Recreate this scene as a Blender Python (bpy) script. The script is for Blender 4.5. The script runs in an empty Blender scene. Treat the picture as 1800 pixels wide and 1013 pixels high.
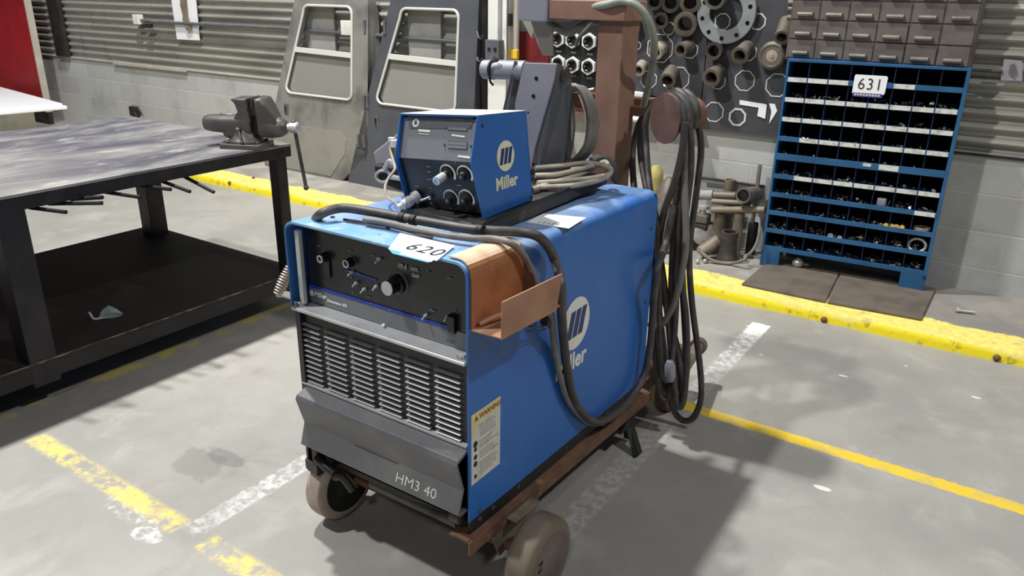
import bpy, math, random
from mathutils import Vector, Matrix
random.seed(7)
PI = math.pi
SC = bpy.context.scene
COL = SC.collection
# ------------------------------------------------------------------ camera
F_PX, PITCH, ROLL, YAW, EYE = 1363.0, 0.3659, 0.01537, -0.58976, 1.55
_fw = Vector((math.sin(YAW)*math.cos(PITCH), math.cos(YAW)*math.cos(PITCH), -math.sin(PITCH)))
_rt = Vector((math.cos(YAW), -math.sin(YAW), 0)); _up = _rt.cross(_fw)
RT = math.cos(ROLL)*_rt + math.sin(ROLL)*_up
UP = -math.sin(ROLL)*_rt + math.cos(ROLL)*_up
CAM = Vector((0, 0, EYE))
def ray(px, py): return _fw*F_PX + RT*(px-900) - UP*(py-506.5)
def PZ(px, py, z=0.0): d = ray(px, py); return CAM + d*((z-EYE)/d.z)
def PX(px, py, x): d = ray(px, py); return CAM + d*(x/d.x)
def PY(px, py, y): d = ray(px, py); return CAM + d*(y/d.y)
cd = bpy.data.cameras.new('camera'); cam = bpy.data.objects.new('camera', cd); COL.objects.link(cam)
cd.sensor_width = 36; cd.lens = F_PX/1800*36; cd.clip_start = .02; cd.clip_end = 200
cam.matrix_world = Matrix(((RT.x, UP.x, -_fw.x, 0), (RT.y, UP.y, -_fw.y, 0), (RT.z, UP.z, -_fw.z, EYE), (0, 0, 0, 1)))
SC.camera = cam

# ------------------------------------------------------------------ materials
def srgb(r, g, b):
    f = lambda c: (c/255/12.92) if c/255 <= .04045 else ((c/255+.055)/1.055)**2.4
    return (f(r), f(g), f(b), 1)
class NT:
    def __init__(s, name):
        s.m = bpy.data.materials.new(name); s.m.use_nodes = True; s.t = s.m.node_tree; s.n = s.t.nodes; s.l = s.t.links
        s.b = s.n['Principled BSDF']
    def new(s, k, **kw):
        o = s.n.new(k)
        for a, v in kw.items(): setattr(o, a, v)
        return o
    def put(s, sock, v):
        if hasattr(v, 'links') or hasattr(v, 'is_output'): s.l.new(v, sock)
        else: sock.default_value = v
    def math(s, op, a, b=None, c=None, clamp=False):
        o = s.new('ShaderNodeMath', operation=op, use_clamp=clamp); s.put(o.inputs[0], a)
        if b is not None: s.put(o.inputs[1], b)
        if c is not None: s.put(o.inputs[2], c)
        return o.outputs[0]
    def mix(s, f, a, b):
        o = s.new('ShaderNodeMix', data_type='RGBA'); s.put(o.inputs[0], f); s.put(o.inputs[6], a); s.put(o.inputs[7], b)
        return o.outputs[2]
    def geo(s):
        g = s.new('ShaderNodeNewGeometry'); return g.outputs['Position']
    def obj(s): return s.new('ShaderNodeTexCoord').outputs['Object']
    def noise(s, vec, scale, detail=3, rough=.55, dist=0):
        o = s.new('ShaderNodeTexNoise'); s.l.new(vec, o.inputs['Vector']); o.inputs['Scale'].default_value = scale
        o.inputs['Detail'].default_value = detail; o.inputs['Roughness'].default_value = rough; o.inputs['Distortion'].default_value = dist
        return o.outputs['Fac']
    def scalev(s, vec, sc):
        o = s.new('ShaderNodeVectorMath', operation='MULTIPLY'); s.l.new(vec, o.inputs[0]); o.inputs[1].default_value = sc; return o.outputs[0]
    def ramp(s, f, a, b): # smooth 0..1 between a and b
        o = s.new('ShaderNodeMapRange', interpolation_type='SMOOTHSTEP'); s.put(o.inputs[0], f); o.inputs[1].default_value = a; o.inputs[2].default_value = b
        return o.outputs[0]
    def bump(s, h, strength=.3, dist=.01):
        o = s.new('ShaderNodeBump'); s.l.new(h, o.inputs['Height']); o.inputs['Strength'].default_value = strength; o.inputs['Distance'].default_value = dist
        s.l.new(o.outputs[0], s.b.inputs['Normal'])
MAT = {}
def mat(name, c, rough=.5, metal=0, c2=None, scale=8, lo=.45, hi=.7, bump=0, bscale=60, rvar=0, c3=None, s3=30, lo3=.6, hi3=.7):
    n = NT(name); v = n.obj()
    col = srgb(*c)
    if c2:
        f = n.ramp(n.noise(v, scale, 4), lo, hi); cc = n.mix(f, col, srgb(*c2))
        if c3:
            f3 = n.ramp(n.noise(v, s3, 4), lo3, hi3); cc = n.mix(f3, cc, srgb(*c3))
        n.l.new(cc, n.b.inputs['Base Color'])
    else: n.b.inputs['Base Color'].default_value = col
    n.b.inputs['Roughness'].default_value = rough; n.b.inputs['Metallic'].default_value = metal
    if rvar:
        rr = n.math('ADD', n.math('MULTIPLY', n.noise(v, scale*1.7, 3), rvar), rough-rvar/2); n.l.new(rr, n.b.inputs['Roughness'])
    if bump: n.bump(n.noise(v, bscale, 3), bump, .004)
    MAT[name] = n.m
    return n.m
def case_paint():
    n = NT('welder_blue'); v = n.geo(); sx = n.new('ShaderNodeSeparateXYZ'); n.l.new(v, sx.inputs[0])
    c = n.mix(n.ramp(n.noise(v, 3, 4), .4, .75), srgb(30, 98, 178), srgb(42, 106, 178))
    c = n.mix(n.math('MULTIPLY', n.ramp(n.noise(v, 14, 4), .58, .8), .5), c, srgb(84, 122, 160))
    # dust on the upper shoulder with overhead glare painted in, both broken in patches
    d = n.math('MULTIPLY', n.ramp(n.math('ADD', sx.outputs[2], n.math('MULTIPLY', n.noise(v, 9, 4), .03)), .945, .985), n.math('ADD', .35, n.math('MULTIPLY', n.ramp(n.noise(n.scalev(v, (1, .4, 1)), 7, 5, .65), .35, .65), .5)))
    c = n.mix(d, c, srgb(168, 188, 206))
    n.l.new(c, n.b.inputs['Base Color']); n.b.inputs['Roughness'].default_value = .42; n.bump(n.noise(v, 90, 3), .05, .004); MAT['welder_blue'] = n.m
case_paint()
mat('box_blue', (32, 94, 170), .42, 0, (46, 104, 170), 4, .4, .75, .05, 90)
mat('trim_white', (206, 206, 200), .45)
mat('louvre_slat_lit', (146, 146, 147), .35, .2)  # grey paints the lamp highlights on the black louvre slats
def hood_paint():
    n = NT('hood_blue'); v = n.geo(); sx = n.new('ShaderNodeSeparateXYZ'); n.l.new(v, sx.inputs[0])
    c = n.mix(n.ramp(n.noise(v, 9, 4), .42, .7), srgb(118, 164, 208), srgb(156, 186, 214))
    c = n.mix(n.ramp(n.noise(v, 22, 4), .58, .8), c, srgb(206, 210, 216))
    c = n.mix(n.ramp(n.math('ADD', sx.outputs[2], n.math('MULTIPLY', n.noise(v, 12, 4), .01)), .960, .984), srgb(42, 96, 160), c)  # top blended to pale blue, overhead glare painted into the colour
    n.l.new(c, n.b.inputs['Base Color']); n.b.inputs['Roughness'].default_value = .42; MAT['hood_blue'] = n.m
hood_paint()
mat('dark_blue', (20, 50, 110), .5)
mat('rack_blue', (42, 94, 138), .42, 0, (34, 78, 120), 6, .4, .7, .05, 80)
mat('rack_navy', (14, 34, 76), .6, 0, (10, 20, 44), 6)
mat('bin_dark', (16, 24, 46), .8)
mat('panel_black', (26, 28, 34), .3, 0, (38, 39, 45), 5, .4, .7)
mat('panel_grey', (88, 90, 96), .45, 0, (104, 105, 108), 6)
mat('decal_grey', (116, 118, 124), .4, 0, (104, 106, 114), 6)
mat('decal_blue', (26, 60, 160), .4)
mat('matt_black', (18, 18, 20), .6, 0, (34, 32, 32), 12, .5, .75, .1)
mat('gloss_black', (12, 12, 14), .25)
mat('louvre_black', (24, 24, 28), .4)
mat('louvre_edge', (150, 150, 150), .35, .3)
mat('bumper_grey', (94, 95, 99), .42, .1, (112, 112, 113), 7, .45, .75, .1, 120, .1, (80, 80, 83), 20, .6, .75)
mat('silver', (200, 201, 202), .35, .35, (176, 178, 180), 10, .4, .7)
mat('chrome', (190, 190, 190), .18, 1.0)
mat('steel', (120, 118, 114), .4, .8, (90, 86, 82), 12, .4, .7, .1)
mat('dull_steel', (92, 88, 84), .55, .5, (64, 60, 56), 10, .4, .7, .15)
mat('dark_steel', (46, 43, 42), .5, .4, (64, 58, 54), 9, .4, .7, .15)
mat('tan_steel', (128, 118, 102), .6, .2, (98, 88, 74), 10, .4, .7, .15)
mat('rust_brown', (112, 80, 62), .75, 0, (84, 60, 48), 10, .4, .7, .3, 90, 0, (134, 100, 78), 24, .6, .75)
mat('post_primer', (150, 116, 100), .6, 0, (132, 98, 83), 6, .4, .75, .08, 120)
mat('drum_brown', (112, 86, 80), .7, 0, (92, 68, 62), 9, .4, .75, .15)
mat('pocket_brown', (158, 104, 66), .7, 0, (128, 76, 42), 9, .4, .72, .12, 90, 0, (176, 130, 92), 22, .6, .75)
mat('pocket_top', (214, 190, 164), .65, 0, (190, 156, 126), 10, .45, .75, .08)
mat('plate_tan', (166, 126, 102), .7, 0, (146, 106, 84), 8, .4, .75, .1)
mat('cable_black', (62, 58, 58), .5, 0, (92, 88, 86), 14, .45, .75, .1, 140)
mat('cable_grey', (122, 118, 112), .55, 0, (98, 94, 90), 14, .4, .7, .1, 140)
mat('cable_beige', (168, 160, 146), .55, 0, (140, 134, 124), 14, .4, .7, .1, 140)
mat('cable_green', (150, 156, 140), .5, 0, (126, 130, 118), 14)
mat('white_paint', (226, 226, 220), .5, 0, (200, 198, 188), 7, .5, .8)
mat('white_paper', (240, 241, 244), .6)
mat('label_strip', (214, 214, 208), .6, 0, (178, 174, 164), 30, .45, .7)
mat('ink', (26, 26, 30), .6)
mat('ink_blue', (62, 66, 150), .6)
mat('grey_ink', (110, 110, 112), .6)
mat('logo_cream', (222, 216, 190), .5)
mat('logo_white', (226, 226, 220), .5)
mat('tape_blue', (88, 168, 214), .5)
mat('warn_yellow', (216, 196, 136), .5)
mat('label_grey', (206, 206, 196), .6, 0, (190, 190, 180), 40)
mat('chalk', (206, 206, 200), .9)
mat('lilac_metal', (150, 150, 162), .45, .15, (134, 134, 146), 5)
mat('beige_metal', (176, 169, 157), .55, 0, (190, 184, 174), 5)
mat('tray_black', (46, 44, 44), .65, 0, (78, 74, 72), 16, .5, .75, .2)
mat('brass', (176, 128, 62), .35, .8)
mat('clear_plastic', (206, 206, 204), .3)
mat('wheel_tan', (116, 104, 90), .65, 0, (94, 84, 74), 8, .4, .7, .1, 90, 0, (136, 122, 106), 18, .6, .75)
mat('wheel_lit', (168, 154, 144), .6, 0, (142, 128, 118), 8, .4, .7, .1)  # paler copy of the wheel colour for the lit left tread
mat('wheel_face', (108, 96, 90), .6, 0, (92, 82, 78), 6)
mat('rubber', (30, 28, 28), .7)
mat('bench_leg', (34, 32, 34), .5, .3, (48, 44, 44), 9, .4, .7, .1)
mat('vise_iron', (86, 81, 79), .42, .35, (104, 98, 94), 12, .4, .75, .2, 70)
mat('vise_dark', (38, 36, 38), .4, .5)
mat('door_grey', (136, 134, 128), .55, .1, (98, 96, 94), 4, .4, .75, .05, 60, 0, (78, 76, 76), 9, .68, .8)
mat('door_slate', (84, 86, 92), .5, .1, (74, 76, 82), 4, .4, .75, .05, 60)
mat('door_patch', (138, 136, 128), .6, 0, (126, 124, 118), 5)
mat('sheet_grey', (166, 164, 158), .6, 0, (150, 148, 143), 3)
mat('cabinet_drab', (104, 98, 94), .55, .1, (88, 80, 78), 7, .4, .75, .08, 60, 0, (116, 104, 98), 20, .6, .75)
mat('pull_steel', (140, 134, 124), .45, .5, (112, 106, 100), 14)
mat('board_grey', (66, 66, 72), .6, 0, (54, 54, 60), 5, .4, .7)
mat('board_black', (20, 20, 22), .6)
mat('outline_white', (206, 208, 206), .6)
mat('nut_white', (222, 222, 220), .6)
mat('iron_pipe', (62, 58, 54), .55, .3, (84, 78, 72), 12, .4, .7, .15)
mat('iron_tan', (112, 104, 94), .55, .3, (88, 82, 74), 12, .4, .7, .15)
mat('flange_grey', (142, 146, 148), .5, .3, (120, 124, 126), 9)
mat('mat_brown', (100, 90, 80), .85, 0, (84, 76, 68), 7, .4, .7, .2)
mat('red_paint', (158, 22, 30), .5, 0, (140, 18, 26), 4, .4, .75, .04)
mat('maroon', (112, 20, 26), .6, 0, (90, 16, 22), 8)
mat('yellow_paint', (170, 160, 96), .6, 0, (150, 142, 96), 9)
mat('valve_yellow', (226, 190, 50), .45)
mat('wood', (126, 112, 96), .8, 0, (98, 86, 72), 8)
mat('sign_lilac', (176, 172, 186), .5)
mat('block_grey', (150, 150, 146), .8)
mat('spring_mix', (196, 186, 176), .4, .5)
mat('hw_bright', (190, 190, 186), .35, .5)
mat('hw_dark', (92, 88, 84), .45, .5)
mat('hw_yellow', (214, 170, 50), .5)
mat('hw_tan', (158, 148, 134), .5)
mat('wood_light', (186, 178, 158), .8)
mat('stone', (118, 104, 94), .8)

def glass(name, tint, amount, rough=.1):
    n = NT(name); tr = n.new('ShaderNodeBsdfTransparent'); mx = n.new('ShaderNodeMixShader')
    n.b.inputs['Base Color'].default_value = srgb(*tint); n.b.inputs['Roughness'].default_value = rough
    mx.inputs[0].default_value = amount
    n.l.new(tr.outputs[0], mx.inputs[1]); n.l.new(n.b.outputs[0], mx.inputs[2])
    n.l.new(mx.outputs[0], n.n['Material Output'].inputs[0]); MAT[name] = n.m
glass('clear_glass', (150, 150, 148), .04)
glass('dusty_glass', (150, 148, 142), .8, .3)
glass('thin_film', (190, 205, 198), .45, .15)

def floor_material():
    n = NT('concrete_floor'); p = n.geo()
    sx = n.new('ShaderNodeSeparateXYZ'); n.l.new(p, sx.inputs[0]); X, Y = sx.outputs[0], sx.outputs[1]
    big = n.noise(p, .9, 5, .6); mid = n.noise(p, 5, 5, .6, .4); fine = n.noise(p, 60, 3); wear = n.noise(p, 34, 5, .7); wear2 = n.noise(p, 9, 4, .6)
    c = n.mix(n.ramp(big, .35, .68), srgb(138, 136, 131), srgb(157, 154, 147))
    c = n.mix(n.math('MULTIPLY', n.ramp(mid, .5, .75), .5), c, srgb(168, 165, 158))
    c = n.mix(n.math('MULTIPLY', n.ramp(n.noise(p, 2.3, 5, .65, .6), .54, .78), .55), c, srgb(122, 118, 112))
    c = n.mix(n.math('MULTIPLY', n.ramp(fine, .62, .78), .25), c, srgb(100, 98, 94))
    def band(v, a, b, soft=.006):
        w = n.math('ADD', v, n.math('MULTIPLY', n.math('SUBTRACT', wear, .5), .03))
        return n.math('MULTIPLY', n.ramp(w, a-soft, a+soft), n.math('SUBTRACT', 1.0, n.ramp(w, b-soft, b+soft)))
    def mul(*a):
        r = a[0]
        for q in a[1:]: r = n.math('MULTIPLY', r, q)
        return r
    # worn white lines running towards the wall
    w1 = mul(band(X, -1.915, -1.835), band(Y, 1.07, 3.1, .02), n.ramp(wear, .34, .66), n.math('ADD', .45, n.math('MULTIPLY', n.ramp(wear2, .35, .6), .45)))
    w2 = mul(band(X, -.995, -.905), band(Y, .6, 3.685), n.math('ADD', n.math('MULTIPLY', n.ramp(wear, .38, .66), .7), n.ramp(Y, 3.45, 3.62), clamp=True))
    w2 = mul(w2, n.math('ADD', .45, n.math('MULTIPLY', .55, n.ramp(Y, 2.9, 3.3))))
    c = n.mix(w1, c, srgb(206, 206, 202)); c = n.mix(w2, c, srgb(226, 226, 224))
    # yellow lines
    y1 = mul(band(Y, 2.648, 2.712, .004), n.ramp(X, -1.2, -1.1), n.math('ADD', .6, n.math('MULTIPLY', .4, n.ramp(wear2, .3, .55))))
    y2 = mul(band(Y, 1.03, 1.10, .012), band(X, -2.8, -1.45, .02), n.math('SUBTRACT', 1.0, band(X, -1.92, -1.80, .01)), n.ramp(n.math('ADD', n.math('MULTIPLY', wear, .5), n.math('MULTIPLY', wear2, .5)), .40, .58))
    y3 = mul(band(X, -3.09, -3.01, .012), band(Y, .6, 3.0, .02), n.ramp(wear2, .42, .6))
    c = n.mix(y1, c, srgb(212, 182, 52)); c = n.mix(n.math('MULTIPLY', y2, .8), c, srgb(226, 204, 96)); c = n.mix(n.math('MULTIPLY', y3, .7), c, srgb(196, 176, 70))
    # oil stain
    def blob(x0, y0, rx, ry, wob=.5):
        dx = n.math('DIVIDE', n.math('SUBTRACT', X, x0), rx); dy = n.math('DIVIDE', n.math('SUBTRACT', Y, y0), ry)
        d = n.math('SQRT', n.math('ADD', n.math('MULTIPLY', dx, dx), n.math('MULTIPLY', dy, dy)))
        d = n.math('ADD', d, n.math('MULTIPLY', n.math('SUBTRACT', wear2, .5), wob))
        return n.math('SUBTRACT', 1.0, n.ramp(d, .8, 1.05))
    c = n.mix(n.math('MULTIPLY', blob(-2.17, 1.30, .12, .075, 1.7), .34), c, srgb(98, 94, 90))
    c = n.mix(n.math('MULTIPLY', blob(-2.11, 1.38, .10, .040, 2.0), .42), c, srgb(92, 88, 86))
    c = n.mix(n.math('MULTIPLY', n.math('MULTIPLY', blob(-1.97, .98, .06, .04, 2.6), n.ramp(wear, .4, .65)), .7), c, srgb(226, 226, 224))
    c = n.mix(n.math('MULTIPLY', n.math('MULTIPLY', blob(-2.12, 1.02, .14, .035, 2.2), n.ramp(wear, .45, .7)), .6), c, srgb(214, 214, 212))
    for x0, y0, r in ((-.48, 3.33, .02), (.02, 3.45, .02), (-.84, 3.33, .012), (-1.0, 3.62, .012), (-.27, 3.6, .01), (-.35, 2.42, .03)):
        c = n.mix(n.math('MULTIPLY', blob(x0, y0, r*1.0, r*.45, .8), .7), c, srgb(226, 224, 216))
    n.l.new(c, n.b.inputs['Base Color'])
    n.l.new(n.math('ADD', .5, n.math('MULTIPLY', mid, .25)), n.b.inputs['Roughness'])
    n.bump(n.math('ADD', fine, n.math('MULTIPLY', mid, 2.0)), .25, .004)
    MAT['concrete_floor'] = n.m
floor_material()
def platform_material():
    n = NT('platform_concrete'); p = n.geo()
    sx = n.new('ShaderNodeSeparateXYZ'); n.l.new(p, sx.inputs[0]); X, Y, Z = sx.outputs
    mid = n.noise(p, 3.5, 5, .6, .4); wear = n.noise(p, 30, 5, .7); slow = n.noise(n.scalev(p, (1, .2, 1)), 3.2, 4, .6)
    c = n.mix(n.ramp(mid, .35, .7), srgb(136, 132, 126), srgb(166, 161, 150))
    c = n.mix(n.math('MULTIPLY', n.ramp(X, -1.2, .2), .45), c, srgb(110, 106, 102))  # platform darkened towards the right, shade painted into the concrete
    edge = n.math('ADD', n.math('ADD', 3.995, n.math('MULTIPLY', slow, .16)), n.math('MULTIPLY', wear, .05))
    f = n.math('SUBTRACT', 1.0, n.ramp(n.math('SUBTRACT', Y, edge), -.012, .012))
    top = n.mix(n.ramp(wear, .4, .6), srgb(222, 204, 104), srgb(236, 220, 120))
    top = n.mix(n.math('MULTIPLY', n.ramp(n.noise(p, 12, 5, .7), .52, .68), .7), top, srgb(170, 158, 120))
    side = n.mix(n.math('MULTIPLY', n.ramp(n.noise(p, 16, 5, .7), .52, .66), .75), srgb(232, 214, 28), srgb(150, 128, 34))
    isside = n.math('SUBTRACT', 1.0, n.ramp(Y, 3.899, 3.905))
    yl = n.mix(isside, top, side)
    c = n.mix(f, c, yl)
    n.l.new(c, n.b.inputs['Base Color']); n.b.inputs['Roughness'].default_value = .65
    n.bump(n.math('ADD', wear, mid), .35, .006); MAT['platform_concrete'] = n.m
platform_material()
def block_material():
    n = NT('painted_block'); p = n.geo()
    sx = n.new('ShaderNodeSeparateXYZ'); n.l.new(p, sx.inputs[0])
    cb = n.new('ShaderNodeCombineXYZ'); n.l.new(sx.outputs[0], cb.inputs[0]); n.l.new(n.math('ADD', sx.outputs[2], .01), cb.inputs[1])
    br = n.new('ShaderNodeTexBrick'); n.l.new(cb.outputs[0], br.inputs['Vector'])
    br.inputs['Scale'].default_value = 1; br.inputs['Mortar Size'].default_value = .006; br.inputs['Mortar Smooth'].default_value = .3
    br.inputs['Brick Width'].default_value = .4; br.inputs['Row Height'].default_value = .2; br.inputs['Bias'].default_value = 0
    br.inputs['Color1'].default_value = srgb(186, 187, 184); br.inputs['Color2'].default_value = srgb(172, 173, 171); br.inputs['Mortar'].default_value = srgb(192, 192, 188)
    d = n.ramp(n.noise(p, 2.2, 5, .65), .5, .78); c = n.mix(n.math('MULTIPLY', d, .5), br.outputs['Color'], srgb(122, 120, 118))
    d2 = n.ramp(n.noise(n.scalev(p, (1, 1, .35)), 7, 4, .6), .55, .75); c = n.mix(n.math('MULTIPLY', d2, .35), c, srgb(192, 191, 186))
    c = n.mix(n.math('MULTIPLY', n.ramp(sx.outputs[0], -1.2, .1), .2), c, srgb(110, 110, 112))  # wall darkened towards the right, paints the light falling off
    n.l.new(c, n.b.inputs['Base Color']); n.b.inputs['Roughness'].default_value = .75
    h = n.math('SUBTRACT', n.math('MULTIPLY', n.noise(p, 60, 3), .25), br.outputs['Fac'])
    n.bump(h, .5, .006); MAT['painted_block'] = n.m
block_material()
def corr_material():
    n = NT('corrugated_steel'); p = n.geo()
    c = n.mix(n.ramp(n.noise(n.scalev(p, (.5, 1, 3)), 2.5, 5, .6), .4, .72), srgb(158, 157, 148), srgb(136, 134, 127))
    c = n.mix(n.math('MULTIPLY', n.ramp(n.noise(n.scalev(p, (3, 1, .5)), 4, 4), .58, .75), .5), c, srgb(100, 96, 92))
    n.l.new(c, n.b.inputs['Base Color']); n.b.inputs['Roughness'].default_value = .45; n.b.inputs['Metallic'].default_value = .25
    MAT['corrugated_steel'] = n.m
corr_material()
def bench_material():
    n = NT('bench_plate'); p = n.geo()
    q = n.scalev(p, (1, .45, 1))
    a = n.noise(q, 3.2, 6, .62, .8); b = n.noise(q, 9, 5, .7, .3)
    c = n.mix(n.ramp(a, .38, .66), srgb(80, 80, 90), srgb(146, 143, 142))
    c = n.mix(n.math('MULTIPLY', n.ramp(b, .55, .75), .6), c, srgb(186, 184, 180))
    c = n.mix(n.math('MULTIPLY', n.ramp(n.noise(q, 5, 4, .6, .5), .58, .76), .55), c, srgb(56, 56, 66))
    sx = n.new('ShaderNodeSeparateXYZ'); n.l.new(p, sx.inputs[0])
    c = n.mix(n.math('MULTIPLY', n.math('SUBTRACT', 1.0, n.ramp(sx.outputs[1], .9, 1.9)), .35), c, srgb(196, 192, 184))
    n.l.new(c, n.b.inputs['Base Color']); n.b.inputs['Metallic'].default_value = .25
    n.l.new(n.math('ADD', .36, n.math('MULTIPLY', b, .3)), n.b.inputs['Roughness']); MAT['bench_plate'] = n.m
bench_material()
def shelf_material():
    n = NT('shelf_plate'); p = n.geo()
    c = n.mix(n.ramp(n.noise(p, 3, 5, .6), .4, .7), srgb(34, 31, 30), srgb(46, 42, 40))
    n.l.new(c, n.b.inputs['Base Color']); n.b.inputs['Metallic'].default_value = .2; n.b.inputs['Roughness'].default_value = .62
    n.bump(n.noise(p, 50, 3), .15, .003); MAT['shelf_plate'] = n.m
shelf_material()

# ------------------------------------------------------------------ mesh builder
def origin_of(o):
    v = Vector((0, 0, 0))
    while o is not None: v += Vector(o.location); o = o.parent
    return v
def catmull(pts, k=8, closed=False):
    P = [Vector(p) for p in pts]; n = len(P); out = []
    rng = range(n if closed else n-1)
    for i in rng:
        p0 = P[(i-1) % n] if closed or i > 0 else P[0]*2-P[1]
        p1 = P[i]; p2 = P[(i+1) % n]
        p3 = P[(i+2) % n] if closed or i+2 < n else P[-1]*2-P[-2]
        for j in range(k):
            t = j/k
            out.append(.5*((2*p1)+(p2-p0)*t+(2*p0-5*p1+4*p2-p3)*t*t+(3*p1-p0-3*p2+p3)*t**3))
    if not closed: out.append(P[-1])
    return out
class MB:
    def __init__(s): s.v = []; s.f = []; s.sm = []; s.mi = []; s.cur = 0
    def add(s, vs, fs, smooth=False):
        b = len(s.v); s.v += [Vector(v) for v in vs]; s.f += [tuple(i+b for i in f) for f in fs]; s.sm += [smooth]*len(fs); s.mi += [s.cur]*len(fs); return s
    def box(s, x0, x1, y0, y1, z0, z1, M=None):
        x0, x1 = sorted((x0, x1)); y0, y1 = sorted((y0, y1)); z0, z1 = sorted((z0, z1))
        vs = [Vector((x, y, z)) for x in (x0, x1) for y in (y0, y1) for z in (z0, z1)]
        if M is not None: vs = [M @ v for v in vs]
        return s.add(vs, [(0, 1, 3, 2), (4, 6, 7, 5), (0, 4, 5, 1), (2, 3, 7, 6), (0, 2, 6, 4), (1, 5, 7, 3)])
    def bar(s, a, b, w, h=None, up=(0, 0, 1)):
        a, b = Vector(a), Vector(b); h = h or w; d = (b-a).normalized(); u = Vector(up)
        if abs(d.dot(u)) > .98: u = Vector((1, 0, 0))
        r = d.cross(u).normalized(); u = r.cross(d)
        vs = [p+r*i*w/2+u*j*h/2 for p in (a, b) for i, j in ((-1, -1), (1, -1), (1, 1), (-1, 1))]
        return s.add(vs, [(0, 1, 2, 3), (7, 6, 5, 4), (0, 4, 5, 1), (1, 5, 6, 2), (2, 6, 7, 3), (3, 7, 4, 0)])
    def prism(s, pts, vec):
        P = [Vector(p) for p in pts]; n = len(P); vec = Vector(vec)
        return s.add(P+[p+vec for p in P], [tuple(range(n)), tuple(range(2*n-1, n-1, -1))]+[(i, i+n, (i+1) % n+n, (i+1) % n) for i in range(n)])
    def quad(s, *p): return s.add(p, [tuple(range(len(p)))])
    def frame(s, a, d):
        d = Vector(d).normalized(); u = Vector((0, 0, 1)) if abs(d.z) < .9 else Vector((1, 0, 0))
        r = d.cross(u).normalized(); return r, r.cross(d)
    def lathe(s, a, d, prof, n=24, smooth=True, ang=0, sx=1.0):
        a = Vector(a); d = Vector(d).normalized(); r, u = s.frame(a, d); vs = []; fs = []
        for h, rad in prof:
            for k in range(n):
                t = ang+2*PI*k/n; vs.append(a+d*h+r*math.cos(t)*rad*sx+u*math.sin(t)*rad)
        for i in range(len(prof)-1):
            for k in range(n): fs.append((i*n+k, i*n+(k+1) % n, (i+1)*n+(k+1) % n, (i+1)*n+k))
        s.add(vs, fs, smooth)
        if prof[0][1] > 1e-6: s.add(vs[:n], [tuple(range(n-1, -1, -1))])
        if prof[-1][1] > 1e-6: s.add(vs[-n:], [tuple(range(n))])
        return s
    def cyl(s, a, b, r, r2=None, n=20, ang=0, smooth=True):
        a, b = Vector(a), Vector(b); L = (b-a).length
        return s.lathe(a, b-a, [(0, r), (L, r if r2 is None else r2)], n, smooth, ang)
    def pipe(s, a, b, ro, ri, n=20, ang=0, smooth=True):   # open tube with wall
        a, b = Vector(a), Vector(b); L = (b-a).length; d = (b-a).normalized(); r, u = s.frame(a, d); vs = []; fs = []
        ring = [(0, ro), (L, ro), (L, ri), (0, ri)]
        for h, rad in ring:
            for k in range(n):
                t = ang+2*PI*k/n; vs.append(a+d*h+r*math.cos(t)*rad+u*math.sin(t)*rad)
        for i in range(4):
            j = (i+1) % 4
            for k in range(n): fs.append((i*n+k, i*n+(k+1) % n, j*n+(k+1) % n, j*n+k))
        return s.add(vs, fs, False if not smooth else smooth)
    def tube(s, path, r, n=8, closed=False, flat=1.0):
        P = [Vector(p) for p in path]; vs = []; fs = []; N = len(P); u = None
        for i, p in enumerate(P):
            a = P[(i-1) % N] if (closed or i > 0) else P[0]; b = P[(i+1) % N] if (closed or i < N-1) else P[-1]
            d = (b-a).normalized()
            if u is None: u = Vector((0, 0, 1)) if abs(d.z) < .9 else Vector((1, 0, 0))
            x = d.cross(u).normalized(); u = x.cross(d).normalized()
            rr = r[i] if isinstance(r, (list, tuple)) else r
            for k in range(n):
                t = 2*PI*k/n; vs.append(p+x*math.cos(t)*rr+u*math.sin(t)*rr*flat)
        for i in range(N if closed else N-1):
            j = (i+1) % N
            for k in range(n): fs.append((i*n+k, i*n+(k+1) % n, j*n+(k+1) % n, j*n+k))
        s.add(vs, fs, True)
        if not closed: s.add(vs[:n], [tuple(range(n-1, -1, -1))]); s.add(vs[-n:], [tuple(range(n))])
        return s
    def sphere(s, c, r, n=14, sz=1.0, axis=(0, 0, 1)):
        m = n//2; prof = [(-r*sz*math.cos(PI*i/m), max(1e-7, r*math.sin(PI*i/m))) for i in range(m+1)]
        return s.lathe(c, axis, prof, n)
    def build(s, name, m, parent=None, bevel=0, loc=None, seg=2, fix=True):
        me = bpy.data.meshes.new(name); o = bpy.data.objects.new(name, me); COL.objects.link(o)
        if parent is not None:
            o.parent = parent; org = origin_of(parent)
        else:
            if loc is None:
                lo = Vector((min(v.x for v in s.v), min(v.y for v in s.v), min(v.z for v in s.v))); hi = Vector((max(v.x for v in s.v), max(v.y for v in s.v), 0))
                loc = Vector(((lo.x+hi.x)/2, (lo.y+hi.y)/2, lo.z))
            o.location = loc; org = Vector(loc)
        me.from_pydata([v-org for v in s.v], [], s.f)
        ms = m if isinstance(m, (list, tuple)) else [m]
        for q in ms: me.materials.append(MAT[q])
        for i, p in enumerate(me.polygons): p.use_smooth = s.sm[i]; p.material_index = s.mi[i]
        if fix:
            import bmesh
            bm = bmesh.new(); bm.from_mesh(me)
            bmesh.ops.remove_doubles(bm, verts=bm.verts, dist=1e-6)
            bmesh.ops.recalc_face_normals(bm, faces=bm.faces); bm.to_mesh(me); bm.free()
        if any(s.sm):
            try: me.set_sharp_from_angle(angle=math.radians(40))
            except Exception: pass
        if bevel:
            b = o.modifiers.new('bevel', 'BEVEL'); b.width = bevel; b.segments = seg; b.limit_method = 'ANGLE'; b.angle_limit = math.radians(35)
        return o
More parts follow.
